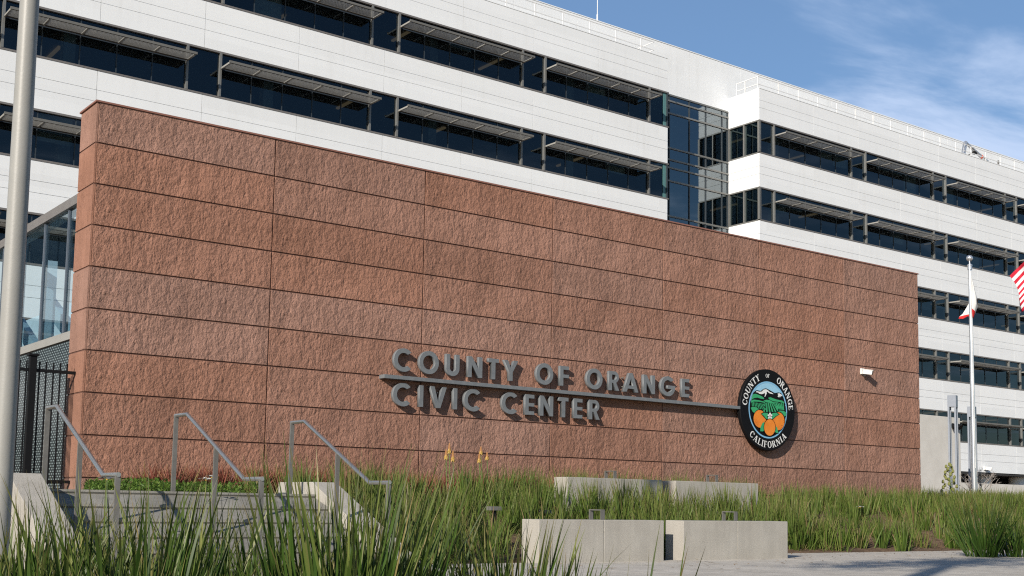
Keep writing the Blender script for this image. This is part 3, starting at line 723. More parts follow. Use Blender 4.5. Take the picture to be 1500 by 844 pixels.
# roof screen wall
rs = MB(); jx = [-7.0+4.69*k for k in range(0, 31)]
for i in range(len(jx)-1):
    a, b = jx[i]+.012, jx[i+1]-.012; lo = 25.82 if (b > 49.4 and a < 57.5) else 26.2
    rs.box(a, b, RY+.0, RY+.08, lo, 29.0)
rs.build('roof_screen', 'clad', bld, BO, fix=False)
MB().box(jx[0], jx[-1], RY+.09, RY+.3, 25.8, 28.95).build('roof_screen_backing', 'clad_joint', bld, BO, fix=False)
MB().box(jx[0], jx[-1], RY-.03, RY+.32, 29.0, 29.05).build('roof_screen_cap', 'clad', bld, BO, fix=False)
MB().box(jx[0], jx[-1], RY+.31, RY+12, 25.9, 28.6).build('plant_room', 'conc_far', bld, BO, fix=False)
# roof edge railings
def railing(xa, xb, ends):
    m = MB(); ya = BY+.22
    for z in (27.55, 27.05): m.box(xa, xb, ya-.02, ya+.02, z-.02, z+.02)
    x = xa
    while x <= xb+.01: m.box(x-.025, x+.025, ya-.025, ya+.025, 26.72, 27.53); x += 1.98
    for xe in ends:
        for z in (27.55, 27.05): m.box(xe-.02, xe+.02, ya+.021, RY-.6, z-.02, z+.02)
        for y in (ya+1.1, RY-.6): m.box(xe-.026, xe+.026, y-.026, y+.026, 26.3, 27.53)
    m.build('roof_railing', 'rail_w', bld, BO, fix=False)
railing(-6, 48.55, (48.5,)); railing(57.62, 134, (57.66,))
# open ground storey: soffit, back wall and round white columns
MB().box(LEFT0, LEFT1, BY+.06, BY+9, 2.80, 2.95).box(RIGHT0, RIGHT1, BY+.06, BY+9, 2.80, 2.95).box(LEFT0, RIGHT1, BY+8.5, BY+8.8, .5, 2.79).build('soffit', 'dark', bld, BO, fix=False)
for x in [60.2+BAY/2*k for k in range(0, 15)]:
    MB().lathe((x, BY+1.3, .8), [(.62, 0), (.62, 1.98)], 20).build('column', 'clad', bld, BO, smooth=True)
for x in (72.5, 76.6, 79.6):
    MB().tube([(x, BY+.9, 2.79), (x+1.1, BY+.9, 1.0)], .2, 12).build('raking_strut', 'clad', bld, BO, smooth=True)
# antenna and davit on the roof
an = thing('roof_antenna', 'thin white whip antenna standing on the roof screen against the sky', 'antenna', (46.3, RY+.16, 29.06))
MB().tube([(46.3, RY+.16, 29.06), (46.3, RY+.16, 29.5), (46.3, RY+.16, 29.51), (46.3, RY+.16, 33)], [.05, .05, .025, .02], 8).build('mast', 'rail_w', an, (46.3, RY+.16, 29.06))
MB().box(46.2, 46.4, RY+.06, RY+.26, 29.06, 29.10).build('base_plate', 'rail_w', an, (46.3, RY+.16, 29.06))
c0 = (80.7, BY+.45, 26.72); dv = thing('roof_davit', 'grey window cleaning davit arm folded over the roof railing', 'davit crane', c0)
yv = BY+.42
MB().tube([(80.95, yv, 27.86), (82.2, yv, 27.38)], [.11, .13], 12).build('upper_boom', 'alu', dv, c0, smooth=True)
MB().tube([(82.25, yv, 27.36), (83.95, yv, 26.86)], [.14, .12], 12).build('lower_boom', 'alu', dv, c0, smooth=True)
MB().tube([(83.0, yv-.01, 27.14), (83.14, yv-.01, 27.10)], [.148, .148], 12).build('red_band', 'red_core', dv, c0)
MB().bar((80.6, yv-.1, 26.70), (80.95, yv-.1, 27.86), .10, .14).bar((80.6, yv+.12, 26.70), (80.95, yv+.12, 27.86), .06, .08).build('mast', 'alu', dv, c0)
MB().tube([(80.75, yv, 26.72), (82.15, yv, 27.25)], .035, 8).tube([(84.0, yv, 26.84), (85.3, yv, 26.76)], .05, 8).build('stay', 'steel_dull', dv, c0)
MB().box(82.0, 82.35, yv-.12, yv+.12, 27.15, 27.34).build('pivot', 'black', dv, c0)
MB().box(85.33, 85.43, yv-.05, yv+.05, 26.72, 27.25).build('end_post', 'steel_dull', dv, c0)

# ---------------------------------------------------------------- things between the wall and the building
cwl = MB().box(47, 58.8, 38.0, 38.35, .3, 5.08).build('concrete_wall', 'conc_far', bevel=.02)
tag(cwl, 'tall plain beige concrete wall just past the right end of the red stone wall', 'wall')
lw = MB().box(66, 135, 48.8, 49.1, .6, 2.06).build('low_wall', 'conc_far', bevel=.015)
tag(lw, 'low pale wall in front of the open ground storey of the white building', 'wall')
p = onY(1397, 625, 37.98); fx = thing('wall_light', 'dark double wall light on the tall beige concrete wall', 'light', tuple(p))
MB().box(p[0]-.16, p[0]+.16, 37.90, 38.01, p[2]-.06, p[2]+.06).build('base', 'lamp', fx, tuple(p))
for sx in (-.24, .24):
    MB().tube([(p[0]+sx, 37.72, p[2]-.05), (p[0]+sx, 37.92, p[2]+.10)], [.16, .09], 12).build('lamp_head', 'black', fx, tuple(p))
vc = onY(1443, 686, 50.95); vcam = sec_camera((vc[0], BY, vc[2]), 2.0, 'tiny white security camera under the lowest white band of the office building')

def lamp_column(c, label):
    t = thing('lamp_column', label, 'lamp', c, 'grey column lamps by the flagpole'); x, y, z = c
    hd = MB(); w = .135
    R = Matrix.Rotation(rad(20), 3, 'Z')
    def rot(px, py): v = R @ Vector((px, py, 0)); return x+v.x, y+v.y
    q = [rot(-w, -w), rot(w, -w), rot(w, w), rot(-w, w)]
    hd.add([(a, b, z+2.98) for a, b in q]+[(a, b, z+3.36) for a, b in q], [(0, 3, 2, 1), (4, 5, 6, 7), (0, 1, 5, 4), (1, 2, 6, 5), (2, 3, 7, 6), (3, 0, 4, 7)])
    hd.build('lamp_head', 'lamp', t, c)
    for sx, sy in ((-1, -1), (1, -1), (1, 1), (-1, 1)):
        a, b = rot(sx*(w-.03), sy*(w-.03)); MB().bar((a, b, z), (a, b, z+2.979), .055, .055, (cos(rad(20)), sin(rad(20)), 0)).build('post', 'lamp', t, c)
    a = [rot(-.2, -.2), rot(.2, -.2), rot(.2, .2), rot(-.2, .2)]
    MB().add([(i, j, z-.05) for i, j in a]+[(i, j, z+.02) for i, j in a], [(0, 3, 2, 1), (4, 5, 6, 7), (0, 1, 5, 4), (1, 2, 6, 5), (2, 3, 7, 6), (3, 0, 4, 7)]).build('base', 'lamp', t, c)
    return t
b1 = onD(1398, 728, 42.4); zg = lambda X, Y: float(hgt(X, Y))
l1 = lamp_column((b1[0], b1[1], .46), 'tall grey lamp column of four thin posts left of the flagpole')
b2 = onD(1426, 728, 47.5); l2 = copy_tree(l1); l2.location = (b2[0], b2[1], .50)
l2['label'] = 'grey four post lamp column half hidden directly behind the flagpole'

# flagpoles and flags
fb = onD(1424, 560, 42.5); FX, FY = fb[0], fb[1]
def flagpole(c, top, label):
    t = thing('flagpole', label, 'flagpole', c, 'silver flagpoles'); x, y, z = c
    MB().tube([(x, y, z), (x, y, z+2), (x, y, top-.45)], [.085, .08, .048], 16).build('pole', 'alu', t, c, smooth=True)
    MB().lathe((x, y, top-.45), [(.075, 0), (.075, .12), (.085, .13), (.085, .17), (.03, .2), (.02, .28)], 16).build('truck', 'alu', t, c, smooth=True)
    m = MB(); m.lathe((x, y, top-.06), [(.105*sin(a), -.105*cos(a)) for a in np.linspace(.15, pi-.05, 12)], 18); m.build('ball_finial', 'alu', t, c, smooth=True)
    MB().tube([(x-.05, y-.09, z+1.0), (x-.03, y-.06, top-.5)], .009, 6).build('halyard', 'white', t, c)
    MB().lathe((x, y, z-.05), [(.16, 0), (.16, .10), (.10, .16)], 16).build('base_collar', 'alu', t, c, smooth=True)
    return t
ftop = onD(1420.2, 378, 42.5)[2]
flagpole((FX, FY, .44), ftop+.05, 'slim silver flagpole with ball top beside the lamp columns')
f2 = onD(1551, 560, 42.5)
flagpole((f2[0], f2[1], .44), ftop+1.7, 'silver flagpole flying the striped flag at the far right')

def cloth(name, P, mat, thick=.006):
    """P: rows of world points, v down, u along; gives a sheet with uv"""
    nv, nu = len(P), len(P[0]); me = bpy.data.meshes.new(name)
    me.from_pydata([tuple(p) for r in P for p in r], [], [(j*nu+i, j*nu+i+1, (j+1)*nu+i+1, (j+1)*nu+i) for j in range(nv-1) for i in range(nu-1)])
    uv = me.uv_layers.new(name='uv')
    for lp in me.loops:
        uv.data[lp.index].uv = ((lp.vertex_index % nu)/(nu-1), 1-(lp.vertex_index//nu)/(nv-1))
    me.materials.append(mat); me.polygons.foreach_set('use_smooth', [True]*len(me.polygons))
    o = bpy.data.objects.new(name, me); COL.objects.link(o)
    md = o.modifiers.new('thickness', 'SOLIDIFY'); md.thickness = thick
    return o
def mat_flag_stripes():
    m, nt, b = new_mat('striped_flag_cloth'); t = N(nt, 'ShaderNodeTexCoord'); s = N(nt, 'ShaderNodeSeparateXYZ'); L(nt, t.outputs['UV'], s.inputs[0])
    def mt(op, a, bb=None, c=None):
        q = N(nt, 'ShaderNodeMath', operation=op)
        for i, v in enumerate((a, bb, c)):
            if v is None: continue
            if hasattr(v, 'links'): L(nt, v, q.inputs[i])
            else: q.inputs[i].default_value = v
        return q.outputs[0]
    u, v = s.outputs[0], s.outputs[1]
    st = mt('LESS_THAN', mt('MODULO', mt('MULTIPLY', v, 13.0), 2.0), 1.0)
    mx = N(nt, 'ShaderNodeMix', data_type='RGBA'); L(nt, st, mx.inputs['Factor']); mx.inputs['A'].default_value = (.74, .74, .74, 1); mx.inputs['B'].default_value = (.46, .02, .04, 1)
    cant = mt('MULTIPLY', mt('LESS_THAN', u, .40), mt('GREATER_THAN', v, .4615))
    fx = mt('SUBTRACT', mt('FRACT', mt('MULTIPLY', u, 15.0)), .5); fy = mt('SUBTRACT', mt('FRACT', mt('MULTIPLY', v, 16.7)), .5)
    star = mt('LESS_THAN', mt('SQRT', mt('ADD', mt('MULTIPLY', fx, fx), mt('MULTIPLY', fy, fy))), .26)
    m2 = N(nt, 'ShaderNodeMix', data_type='RGBA'); L(nt, star, m2.inputs['Factor']); m2.inputs['A'].default_value = (.02, .03, .13, 1); m2.inputs['B'].default_value = (.74, .74, .74, 1)
    m3 = N(nt, 'ShaderNodeMix', data_type='RGBA'); L(nt, cant, m3.inputs['Factor']); L(nt, mx.outputs['Result'], m3.inputs['A']); L(nt, m2.outputs['Result'], m3.inputs['B'])
    L(nt, m3.outputs['Result'], b.inputs['Base Color']); b.inputs['Roughness'].default_value = .75; b.inputs['Specular IOR Level'].default_value = .2
    return m
def mat_flag_bear():
    m, nt, b = new_mat('white_red_flag_cloth'); t = N(nt, 'ShaderNodeTexCoord'); s = N(nt, 'ShaderNodeSeparateXYZ'); L(nt, t.outputs['UV'], s.inputs[0])
    r = ramp(nt, s.outputs[1], [(0, (.56, .03, .03)), (.19, (.56, .03, .03)), (.20, (.74, .74, .72)), (1, (.74, .74, .72))]); r.color_ramp.interpolation = 'CONSTANT'
    gd = N(nt, 'ShaderNodeVectorMath', operation='SUBTRACT'); L(nt, t.outputs['UV'], gd.inputs[0]); gd.inputs[1].default_value = (.48, .52, 0)
    sc_ = N(nt, 'ShaderNodeVectorMath', operation='MULTIPLY'); L(nt, gd.outputs[0], sc_.inputs[0]); sc_.inputs[1].default_value = (1, 1.9, 1)
    ln = N(nt, 'ShaderNodeVectorMath', operation='LENGTH'); L(nt, sc_.outputs[0], ln.inputs[0])
    lt = N(nt, 'ShaderNodeMath', operation='LESS_THAN', inp={1: .2}); L(nt, ln.outputs['Value'], lt.inputs[0])
    mx = N(nt, 'ShaderNodeMix', data_type='RGBA'); L(nt, lt.outputs[0], mx.inputs['Factor']); L(nt, r.outputs[0], mx.inputs['A']); mx.inputs['B'].default_value = (.10, .045, .02, 1)
    L(nt, mx.outputs['Result'], b.inputs['Base Color']); b.inputs['Roughness'].default_value = .75; b.inputs['Specular IOR Level'].default_value = .2
    return m
# striped flag: hoisted on the far right pole, blown towards the left
P = []
hoist_top = onD(1545, 352, 42.5)
for j in range(27):
    v = j/26; rowp = []
    for i in range(37):
        u = i/36
        px = 1549-u*(70-9*v+0*u)+4*sin(v*5)*u+(13*v*u); py = 350+v*58+u*(54-4*v)-10*sin(u*pi)*.5
        w = onD(px, py, 42.5+.16*sin(u*9+v*3.0)+.08*sin(u*17-v*5))
        rowp.append(w)
    P.append(rowp)
us = cloth('striped_flag', P, mat_flag_stripes()); tag(us, 'red and white striped flag blowing in from the right edge', 'flag')
# limp white flag on the near pole: it hangs down behind and to the right of the pole in folds
ctl = [  # rows v 0..1, columns u 0..1 : (px, py, depth offset)
    [(1421.5, 404, -.02), (1423, 406, .05), (1424, 409, .12), (1424.5, 413, .05), (1425, 416, .14), (1424, 420, .22)],
    [(1422, 416, -.02), (1426, 420, .10), (1428.5, 428, .22), (1429, 434, .10), (1427, 440, .24), (1421, 441, .34)],
    [(1422.5, 428, -.02), (1429, 433, .12), (1432, 440, .26), (1430, 447, .12), (1424, 452, .30), (1415, 452, .42)],
    [(1423, 440, -.02), (1430, 445, .12), (1432, 450, .26), (1427, 455, .14), (1418, 456, .34), (1410, 460, .46)],
    [(1423.5, 452, -.02), (1428, 456, .10), (1428, 460, .20), (1422, 460, .18), (1412, 462, .36), (1405, 464, .48)],
    [(1424, 463, -.02), (1426, 466, .06), (1424, 467, .14), (1418, 463, .18), (1411, 467, .36), (1404, 467, .46)]]
C = np.array(ctl, float)
def bil(v, u):
    a, b = v*5, u*5; i, j = min(int(a), 4), min(int(b), 4); s, t = a-i, b-j
    s = s*s*(3-2*s)*.3+s*.7; t = t*t*(3-2*t)*.5+t*.5
    return C[i, j]*(1-s)*(1-t)+C[i+1, j]*s*(1-t)+C[i, j+1]*(1-s)*t+C[i+1, j+1]*s*t
P = [[onD(*bil(v, u)[:2], 42.42+bil(v, u)[2]+.02*sin(u*14+v*4)) for u in np.linspace(0, 1, 31)] for v in np.linspace(0, 1, 25)]
ca = cloth('limp_flag', P, mat_flag_bear()); tag(ca, 'limp white flag with red lower stripe and brown emblem hanging on the flagpole', 'flag')

# ---------------------------------------------------------------- glass pavilion on the left
GX = 6.3; pv = thing('glass_pavilion', 'blue glass pavilion with grey bands behind the left end of the stone wall', 'building', (GX, 19.2, .1)); PO = (GX, 19.2, .1)
y0, y1 = 19.2, 40.0
w = MB().add([(GX, y1, 2.80), (GX, y0, 2.80), (GX, y0, 5.0), (GX, y1, 5.0)], [(0, 1, 2, 3)]).build('glass_wall', 'glass_pav', pv, PO, fix=False)
for y in [21.34+1.415*k for k in range(-1, 13)]: MB().box(GX-.025, GX+.06, y-.025, y+.025, 2.80, 5.0).build('mullion', 'pav_bar', w, PO)
MB().box(GX-.06, GX+.25, y0, y1, 5.0, 5.16).build('roof_edge', 'frame', pv, PO); MB().box(GX-.06, GX+.12, y0, y1, 2.66, 2.80).build('band', 'pole', pv, PO)
# perforated metal screen in front of dark glass below the band
m, nt, b = new_mat('perforated_screen')
t = N(nt, 'ShaderNodeTexCoord'); mp = N(nt, 'ShaderNodeMapping'); mp.inputs['Scale'].default_value = (1, 7.5, 22); L(nt, t.outputs['Object'], mp.inputs[0])
s = N(nt, 'ShaderNodeSeparateXYZ'); L(nt, mp.outputs[0], s.inputs[0])
def mt(op, a, bb=None):
    q = N(nt, 'ShaderNodeMath', operation=op)
    for i, v in enumerate((a, bb)):
        if v is None: continue
        if hasattr(v, 'links'): L(nt, v, q.inputs[i])
        else: q.inputs[i].default_value = v
    return q.outputs[0]
par = mt('MODULO', mt('FLOOR', s.outputs[2]), 2.0); sh = mt('ADD', s.outputs[1], mt('MULTIPLY', par, .5))
fa = mt('ABSOLUTE', mt('SUBTRACT', mt('FRACT', sh), .5)); fb_ = mt('ABSOLUTE', mt('SUBTRACT', mt('FRACT', s.outputs[2]), .5))
hole = mt('MULTIPLY', mt('LESS_THAN', fa, .26), mt('LESS_THAN', fb_, .24))
mx = N(nt, 'ShaderNodeMix', data_type='RGBA'); L(nt, hole, mx.inputs['Factor']); mx.inputs['A'].default_value = (.012, .019, .023, 1); mx.inputs['B'].default_value = (.19, .24, .25, 1)
L(nt, mx.outputs['Result'], b.inputs['Base Color']); b.inputs['Roughness'].default_value = .25
M['perf'] = m
MB().box(GX-.02, GX+.02, y0, y1, .12, 2.659).build('perforated_screen', 'perf', pv, PO)
pi_ = MB(); pi_.box(GX+3.2, GX+3.4, y0, y1, .1, 4.99)  # made-up shapes in pale blue stand in for reflections in the glass
for k in range(6):
    y = 20.6+k*2.83; pi_.box(GX+1.0, GX+1.25, y, y+.25, 2.81, 4.99)
    pi_.bar((GX+1.6, y-1.2, 2.9), (GX+1.6, y+1.6, 4.3), .16, .34)
M['pav_refl'] = mat_plain('painted_pavilion_reflection', (.46, .60, .68), .8)
pi_.build('reflection_shapes', 'pav_refl', pv, PO, fix=False)

# ---------------------------------------------------------------- black fence
FYY = 17.92; FO = (4.88, FYY, .05)
fe = thing('black_metal_fence', 'black steel picket fence with one thick post against the left end of the stone wall', 'fence', FO)
MB().box(4.83, 4.93, FYY-.05, FYY+.05, .0, 2.0).build('post', 'black', fe, FO, bevel=.008)
MB().box(4.81, 4.95, FYY-.07, FYY+.07, 2.0, 2.03).build('post_cap', 'black', fe, FO)
for z in (1.80, .22): MB().box(1.2, WX-.002, FYY-.02, FYY+.02, z-.022, z+.022).build('rail', 'black', fe, FO)
for x in [4.708, 4.801, 4.979, 5.073, 5.174, 5.27, 5.366]+[4.61-.0975*k for k in range(0, 34)]:
    MB().box(x-.0095, x+.0095, FYY-.0095, FYY+.0095, .09, 1.93).build('picket', 'black', fe, FO)
MB().box(1.9, 2.0, FYY-.05, FYY+.05, .0, 2.0).build('post', 'black', fe, FO, bevel=.008)

# ---------------------------------------------------------------- light pole
LPX, LPY = onD(44, 0, 8.0)[0]-.002, onD(44, 0, 8.0)[1]
lp = thing('light_pole', 'thick grey beige round pole rising out of the grass at the left edge', 'pole', (LPX, LPY, PZ)); LO = (LPX, LPY, PZ)
MB().tube([(LPX, LPY, PZ), (LPX, LPY, 1.5), (LPX, LPY, 3.4), (LPX, LPY, 6.5)], [.064, .062, .057, .050], 32).build('shaft', 'pole', lp, LO, smooth=True)
MB().lathe((LPX, LPY, PZ), [(.13, 0), (.13, .02), (.085, .06), (.07, .09)], 24).build('base_cover', 'pole', lp, LO, smooth=True)
MB().bar((LPX, LPY, 6.45), (LPX-.9, LPY-.5, 6.6), .10, .06).build('lamp_arm', 'pole', lp, LO); MB().bar((LPX-.7, LPY-.39, 6.6), (LPX-1.2, LPY-.67, 6.66), .26, .10).build('lamp_head', 'lamp', lp, LO)

# ---------------------------------------------------------------- stairs, cheek walls, handrails
stp = [(10.75, PZ-.05)]; z = PZ; y = 11.05
for k in range(5):
    stp += [(y, z), (y, z+.14)]; z += .14; y += .30
stp[0] = (11.05, PZ-.05); stp = [stp[0]]+stp[2:] if False else stp
prof = [(11.05, PZ-.05)]
z = PZ; y = 11.05
for k in range(5):
    prof += [(y+.012, z+.1), (y-.004, z+.118), (y, z+.14)] if True else []
    z += .14; y += .30
prof += [(13.4, z), (13.4, PZ-.05)]
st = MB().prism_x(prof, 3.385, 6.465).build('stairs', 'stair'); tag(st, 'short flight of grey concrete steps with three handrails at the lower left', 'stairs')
def cheek(x0, x1, ya, label):
    zt = .22; sl = .14/.30; ynose = 10.55; zn = zt-(ya-ynose)*sl
    m = MB().prism_x([(13.2 if x0 > 5 else ya+.25, PZ-.05), (13.2 if x0 > 5 else ya+.25, zt), (ya, zt), (ynose, max(zn, PZ+.04)), (ynose, PZ-.05)], x0, x1).build('cheek_wall', 'conc', bevel=.006)
    return tag(m, label, 'wall', 'sloped side walls of the steps')
cheek(3.08, 3.38, 11.92, 'sloped concrete side wall at the left of the steps near the grey pole')
cheek(6.47, 6.78, 12.36, 'sloped concrete side wall at the right of the steps beside the tall grass')
def handrail(X, label):
    c = (X, 12.45, .08); t = thing('handrail', label, 'handrail', c, 'steel handrails on the steps')
    pts = [(X, 12.50, .885), (X, 12.18, .885), (X, 10.72, .20), (X, 10.33, .20)]
    MB().tube(pts, .021, 12).build('rail', 'steel', t, c, smooth=True)
    MB().bar((X, 12.48, .08), (X, 12.48, .885), .045, .022, (0, 1, 0)).build('post', 'steel_dull', t, c); MB().bar((X, 10.35, PZ), (X, 10.35, .20), .045, .022, (0, 1, 0)).build('post', 'steel_dull', t, c)
    MB().bar((X, 11.40, -.34), (X, 11.40, .515), .045, .022, (0, 1, 0)).build('post', 'steel_dull', t, c)
    return t
h0 = handrail(3.57, 'steel handrail on the left of the steps in front of the black fence')
for X, lb in ((4.90, 'steel handrail in the middle of the steps'), (6.26, 'steel handrail on the right of the steps by the sloped wall and tall grass')):
    h = copy_tree(h0); h.location.x = X; h['label'] = lb

# ---------------------------------------------------------------- concrete benches with steel dividers
def bench(x, y, ztop, zbot, label):
    c = (x, y, zbot); t = thing('concrete_bench', label, 'bench', c, 'concrete block benches in the planting'); m = MB(); W = 1.865; D = .306
    m.box(x, x+W/2-.002, y, y+D, zbot, ztop).box(x+W/2+.002, x+W, y, y+D, zbot, ztop); m.build('block', 'conc', t, c, bevel=.008)
    xm = x+W/2+.02
    b = MB(); b.bar((xm, y+.05, ztop), (xm, y+.05, ztop+.105), .055, .012, (0, 1, 0)).bar((xm, y+.25, ztop), (xm, y+.25, ztop+.105), .055, .012, (0, 1, 0)).box(xm-.0275, xm+.0275, y+.044, y+.256, ztop+.1055, ztop+.117)
    b.build('seat_divider', 'steel_dull', t, c); return t
be = bench(8.20, 10.41, -.152, PZ-.03, 'front concrete bench block with its pale end by the grass, left of the front pair')
for x, y, z, lb in ((10.385, 10.41, 0, 'front concrete bench block right of the front pair, next to the open plaza'), (11.14, 13.5, .565, 'rear concrete bench block left of the pair half sunk in grass'), (13.30, 13.5, .565, 'rear concrete bench block right of the pair under the round seal')):
    b = copy_tree(be); b.location = (x, y, PZ-.03+z); b['label'] = lb
def path_light(p, label):
    c = tuple(p); t = thing('path_light', label, 'light', c, 'small grey lights hidden in the grass')
    MB().box(c[0]-.085, c[0]+.085, c[1]-.05, c[1]+.05, c[2]-.05, c[2]).build('hood', 'steel_dull', t, c, bevel=.006); MB().box(c[0]-.02, c[0]+.02, c[1]-.02, c[1]+.02, c[2]-.5, c[2]-.051).build('stem', 'black', t, c); return t
path_light(onY(724, 742, 12.2), 'small grey flat topped light in the grass left of the front benches')
path_light(onY(800, 747, 12.6), 'small grey flat topped light in the grass just behind the first front bench')

# ---------------------------------------------------------------- vegetation
def blades(name, base, height, width, az, lean, bend, tint, mat, nseg=4, dry=None, fold=0.0, parent=None, org=(0, 0, 0), kink=None):
    """base (n,3); a strap leaf per row, as one mesh"""
    n = len(base); t = np.linspace(0, 1, nseg+1)
    dirv = np.stack([np.cos(az), np.sin(az), np.zeros(n)], -1)
    ang = lean[:, None]+bend[:, None]*t[None, :]**1.6                      # angle from the vertical along the leaf
    ds = height[:, None]/nseg
    rr = np.concatenate([np.zeros((n, 1)), np.cumsum(np.sin(ang[:, 1:])*ds, 1)], 1); zz = np.concatenate([np.zeros((n, 1)), np.cumsum(np.cos(ang[:, 1:])*ds, 1)], 1)
    cen = base[:, None, :]+dirv[:, None, :]*rr[..., None]+np.array([0, 0, 1.0])*zz[..., None]
    tw = RNG.uniform(0, pi, n)
    sd = np.stack([-np.sin(az+tw*.8-.6), np.cos(az+tw*.8-.6), np.zeros(n)], -1)
    wp = (1-t**2.2)*(.55+.45*np.minimum(1, t*4)); wp[-1] = .03
    hw = width[:, None]*wp[None, :]*.5
    A = cen-sd[:, None, :]*hw[..., None]; B = cen+sd[:, None, :]*hw[..., None]
    V = np.stack([A, B], 2).reshape(-1, 3)-np.array(org)
    k = (nseg+1)*2; i0 = (np.arange(n)*k)[:, None]+np.arange(nseg)[None, :]*2
    F = np.stack([i0, i0+1, i0+3, i0+2], -1).reshape(-1, 4)
    me = bpy.data.meshes.new(name); me.vertices.add(len(V)); me.vertices.foreach_set('co', V.astype(np.float32).ravel())
    me.loops.add(F.size); me.loops.foreach_set('vertex_index', F.astype(np.int32).ravel()); me.polygons.add(len(F))
    me.polygons.foreach_set('loop_start', np.arange(0, F.size, 4, dtype=np.int32)); me.update(calc_edges=True)
    at = me.attributes.new('tint', 'FLOAT_COLOR', 'POINT')
    dry = np.full(n, .8) if dry is None else dry
    cc = np.ones((n, nseg+1, 2, 4), np.float32); cc[..., 0] = tint[:, None, None]; cc[..., 1] = t[None, :, None]; cc[..., 2] = dry[:, None, None]
    at.data.foreach_set('color', cc.ravel()); me.polygons.foreach_set('use_smooth', [True]*len(F)); me.materials.append(M[mat])
    o = bpy.data.objects.new(name, me); COL.objects.link(o)
    if parent is not None: o.parent = parent
    else: o.location = org
    return o
U = RNG.uniform
def meadow(name, regions, mat, hmin, hmax, per, nper, wmin, wmax, excl=None, tintf=None):
    pts = []
    for (x0, x1, ya, yb, dens) in regions:
        n = int((x1-x0)*(yb-ya)*dens); pts.append(np.stack([U(x0, x1, n), U(ya, yb, n)], -1))
    c = np.concatenate(pts)
    if excl is not None: c = c[~excl(c[:, 0], c[:, 1])]
    m = len(c); vig = U(.62, 1.15, m)*np.where(c[:, 0] > 15.6, .88, 1.0)+.16*((c[:, 0] > 10.2) & (c[:, 0] < 15.3) & (c[:, 1] > 11.6) & (c[:, 1] < 13.45)); dead = U(0, 1, m)
    idx = np.repeat(np.arange(m), nper); n = len(idx)
    az = U(0, 2*pi, n); rad_ = np.abs(RNG.normal(0, per, n))
    x = c[idx, 0]+np.cos(az)*rad_; y = c[idx, 1]+np.sin(az)*rad_
    if excl is not None:
        k = ~excl(x, y); idx, az, rad_, x, y = idx[k], az[k], rad_[k], x[k], y[k]; n = len(idx)
    base = np.stack([x, y, hgt(x, y)-.02], -1); h = (hmin+(hmax-hmin)*RNG.beta(2, 1.6, n))*vig[idx]
    tint = np.clip(RNG.beta(1.7, 2.4, n)*.85+.30*(dead[idx]-.5)+.12*(dead[idx] > .8)+.25*(U(0, 1, n) > .90)+.15*(h < hmin*1.25), 0, 1)
    return base, h, U(wmin, wmax, n), az, np.abs(RNG.normal(.03, .09, n))+rad_*1.6, U(.0, .40, n)*U(.2, 1, n), tint
def ex_bench(x, y):
    b = (x > 8.12) & (x < 12.36) & (y < 10.80)
    b |= (x > 11.06) & (x < 15.24) & (y > 13.43) & (y < 13.86)
    b |= (x < 6.90) & (y < 17.4)
    b |= (x > 12.3) & (y < 11.75)
    b |= (x < WE+.05) & (y > WY-.12) & (y < WY+TH+.1) & (x > WX-.1)
    b |= (x > 13.0) & (x < 24) & (y < 12.3) & (np.sin(x*2.1)+np.sin(x*5.3+1) > 1.15)
    return b
reg = [(6.9, 13.0, 10.65, 15.7, 5.4), (10.5, 15, 15.7, 17.2, 1.6), (12.3, 22, 11.7, 17.2, 4.7), (10.2, 15.6, 11.9, 13.4, 5.0), (22, 32, 11.6, 17.2, 3.8), (25.6, 40, 15, 24, 3.6), (32, 48, 12, 26, 2.2)]
B = meadow('grass', reg, 'grass', .30, .70, .065, 42, .012, .024, ex_bench)
go = blades('grass', *B, 'grass', 4, dry=U(.2, 1, len(B[0]))); tag(go, kind='stuff'); go['label'] = 'tall rough green grass filling the sloping bed'
B = meadow('dry', reg[:5], 'grass', .08, .42, .14, 26, .006, .011, ex_bench); B = list(B); B[6] = np.clip(U(.45, 1.1, len(B[0])), 0, 1); B[4] = U(.2, 1.1, len(B[0]))
do = blades('dry_grass', *B, 'grass', 3, dry=np.full(len(B[0]), 1.0)); tag(do, kind='stuff'); do['label'] = 'short dry straw under the green grass'

# row of red spiky plants along the foot of the wall
m = 150; cx_ = U(6.2, 14.2, m); cy_ = U(15.9, 17.3, m); idx = np.repeat(np.arange(m), 46); n = len(idx); az = U(0, 2*pi, n)
base = np.stack([cx_[idx]+.04*np.cos(az), cy_[idx]+.04*np.sin(az), hgt(cx_, cy_)[idx]], -1)
rp = blades('red_spiky_plants', base, U(.28, .52, n), U(.018, .032, n), az, U(.05, .7, n), U(.0, .4, n), np.clip(U(0, 1.0, n), 0, 1), 'redleaf', 3, dry=U(0, .6, n)); tag(rp, kind='stuff'); rp['label'] = 'strip of reddish spiky plants at the foot of the stone wall'
def red_flax(px, Y, h, nb, label):
    p = onY(px, 700, Y); c = (p[0], Y, .05); az = U(0, 2*pi, nb); base = np.stack([c[0]+.05*np.cos(az), c[1]+.05*np.sin(az), np.full(nb, .05)], -1)
    o = blades('red_flax', base, U(.6, 1, nb)*h, U(.02, .034, nb), az, U(.05, 1.0, nb), U(0, .35, nb), U(0, .55, nb), 'redleaf', 4, dry=U(0, .4, nb), org=c); tag(o, label, 'plant')
red_flax(322, 16.0, .48, 90, 'dark red spiky flax behind the middle handrail')
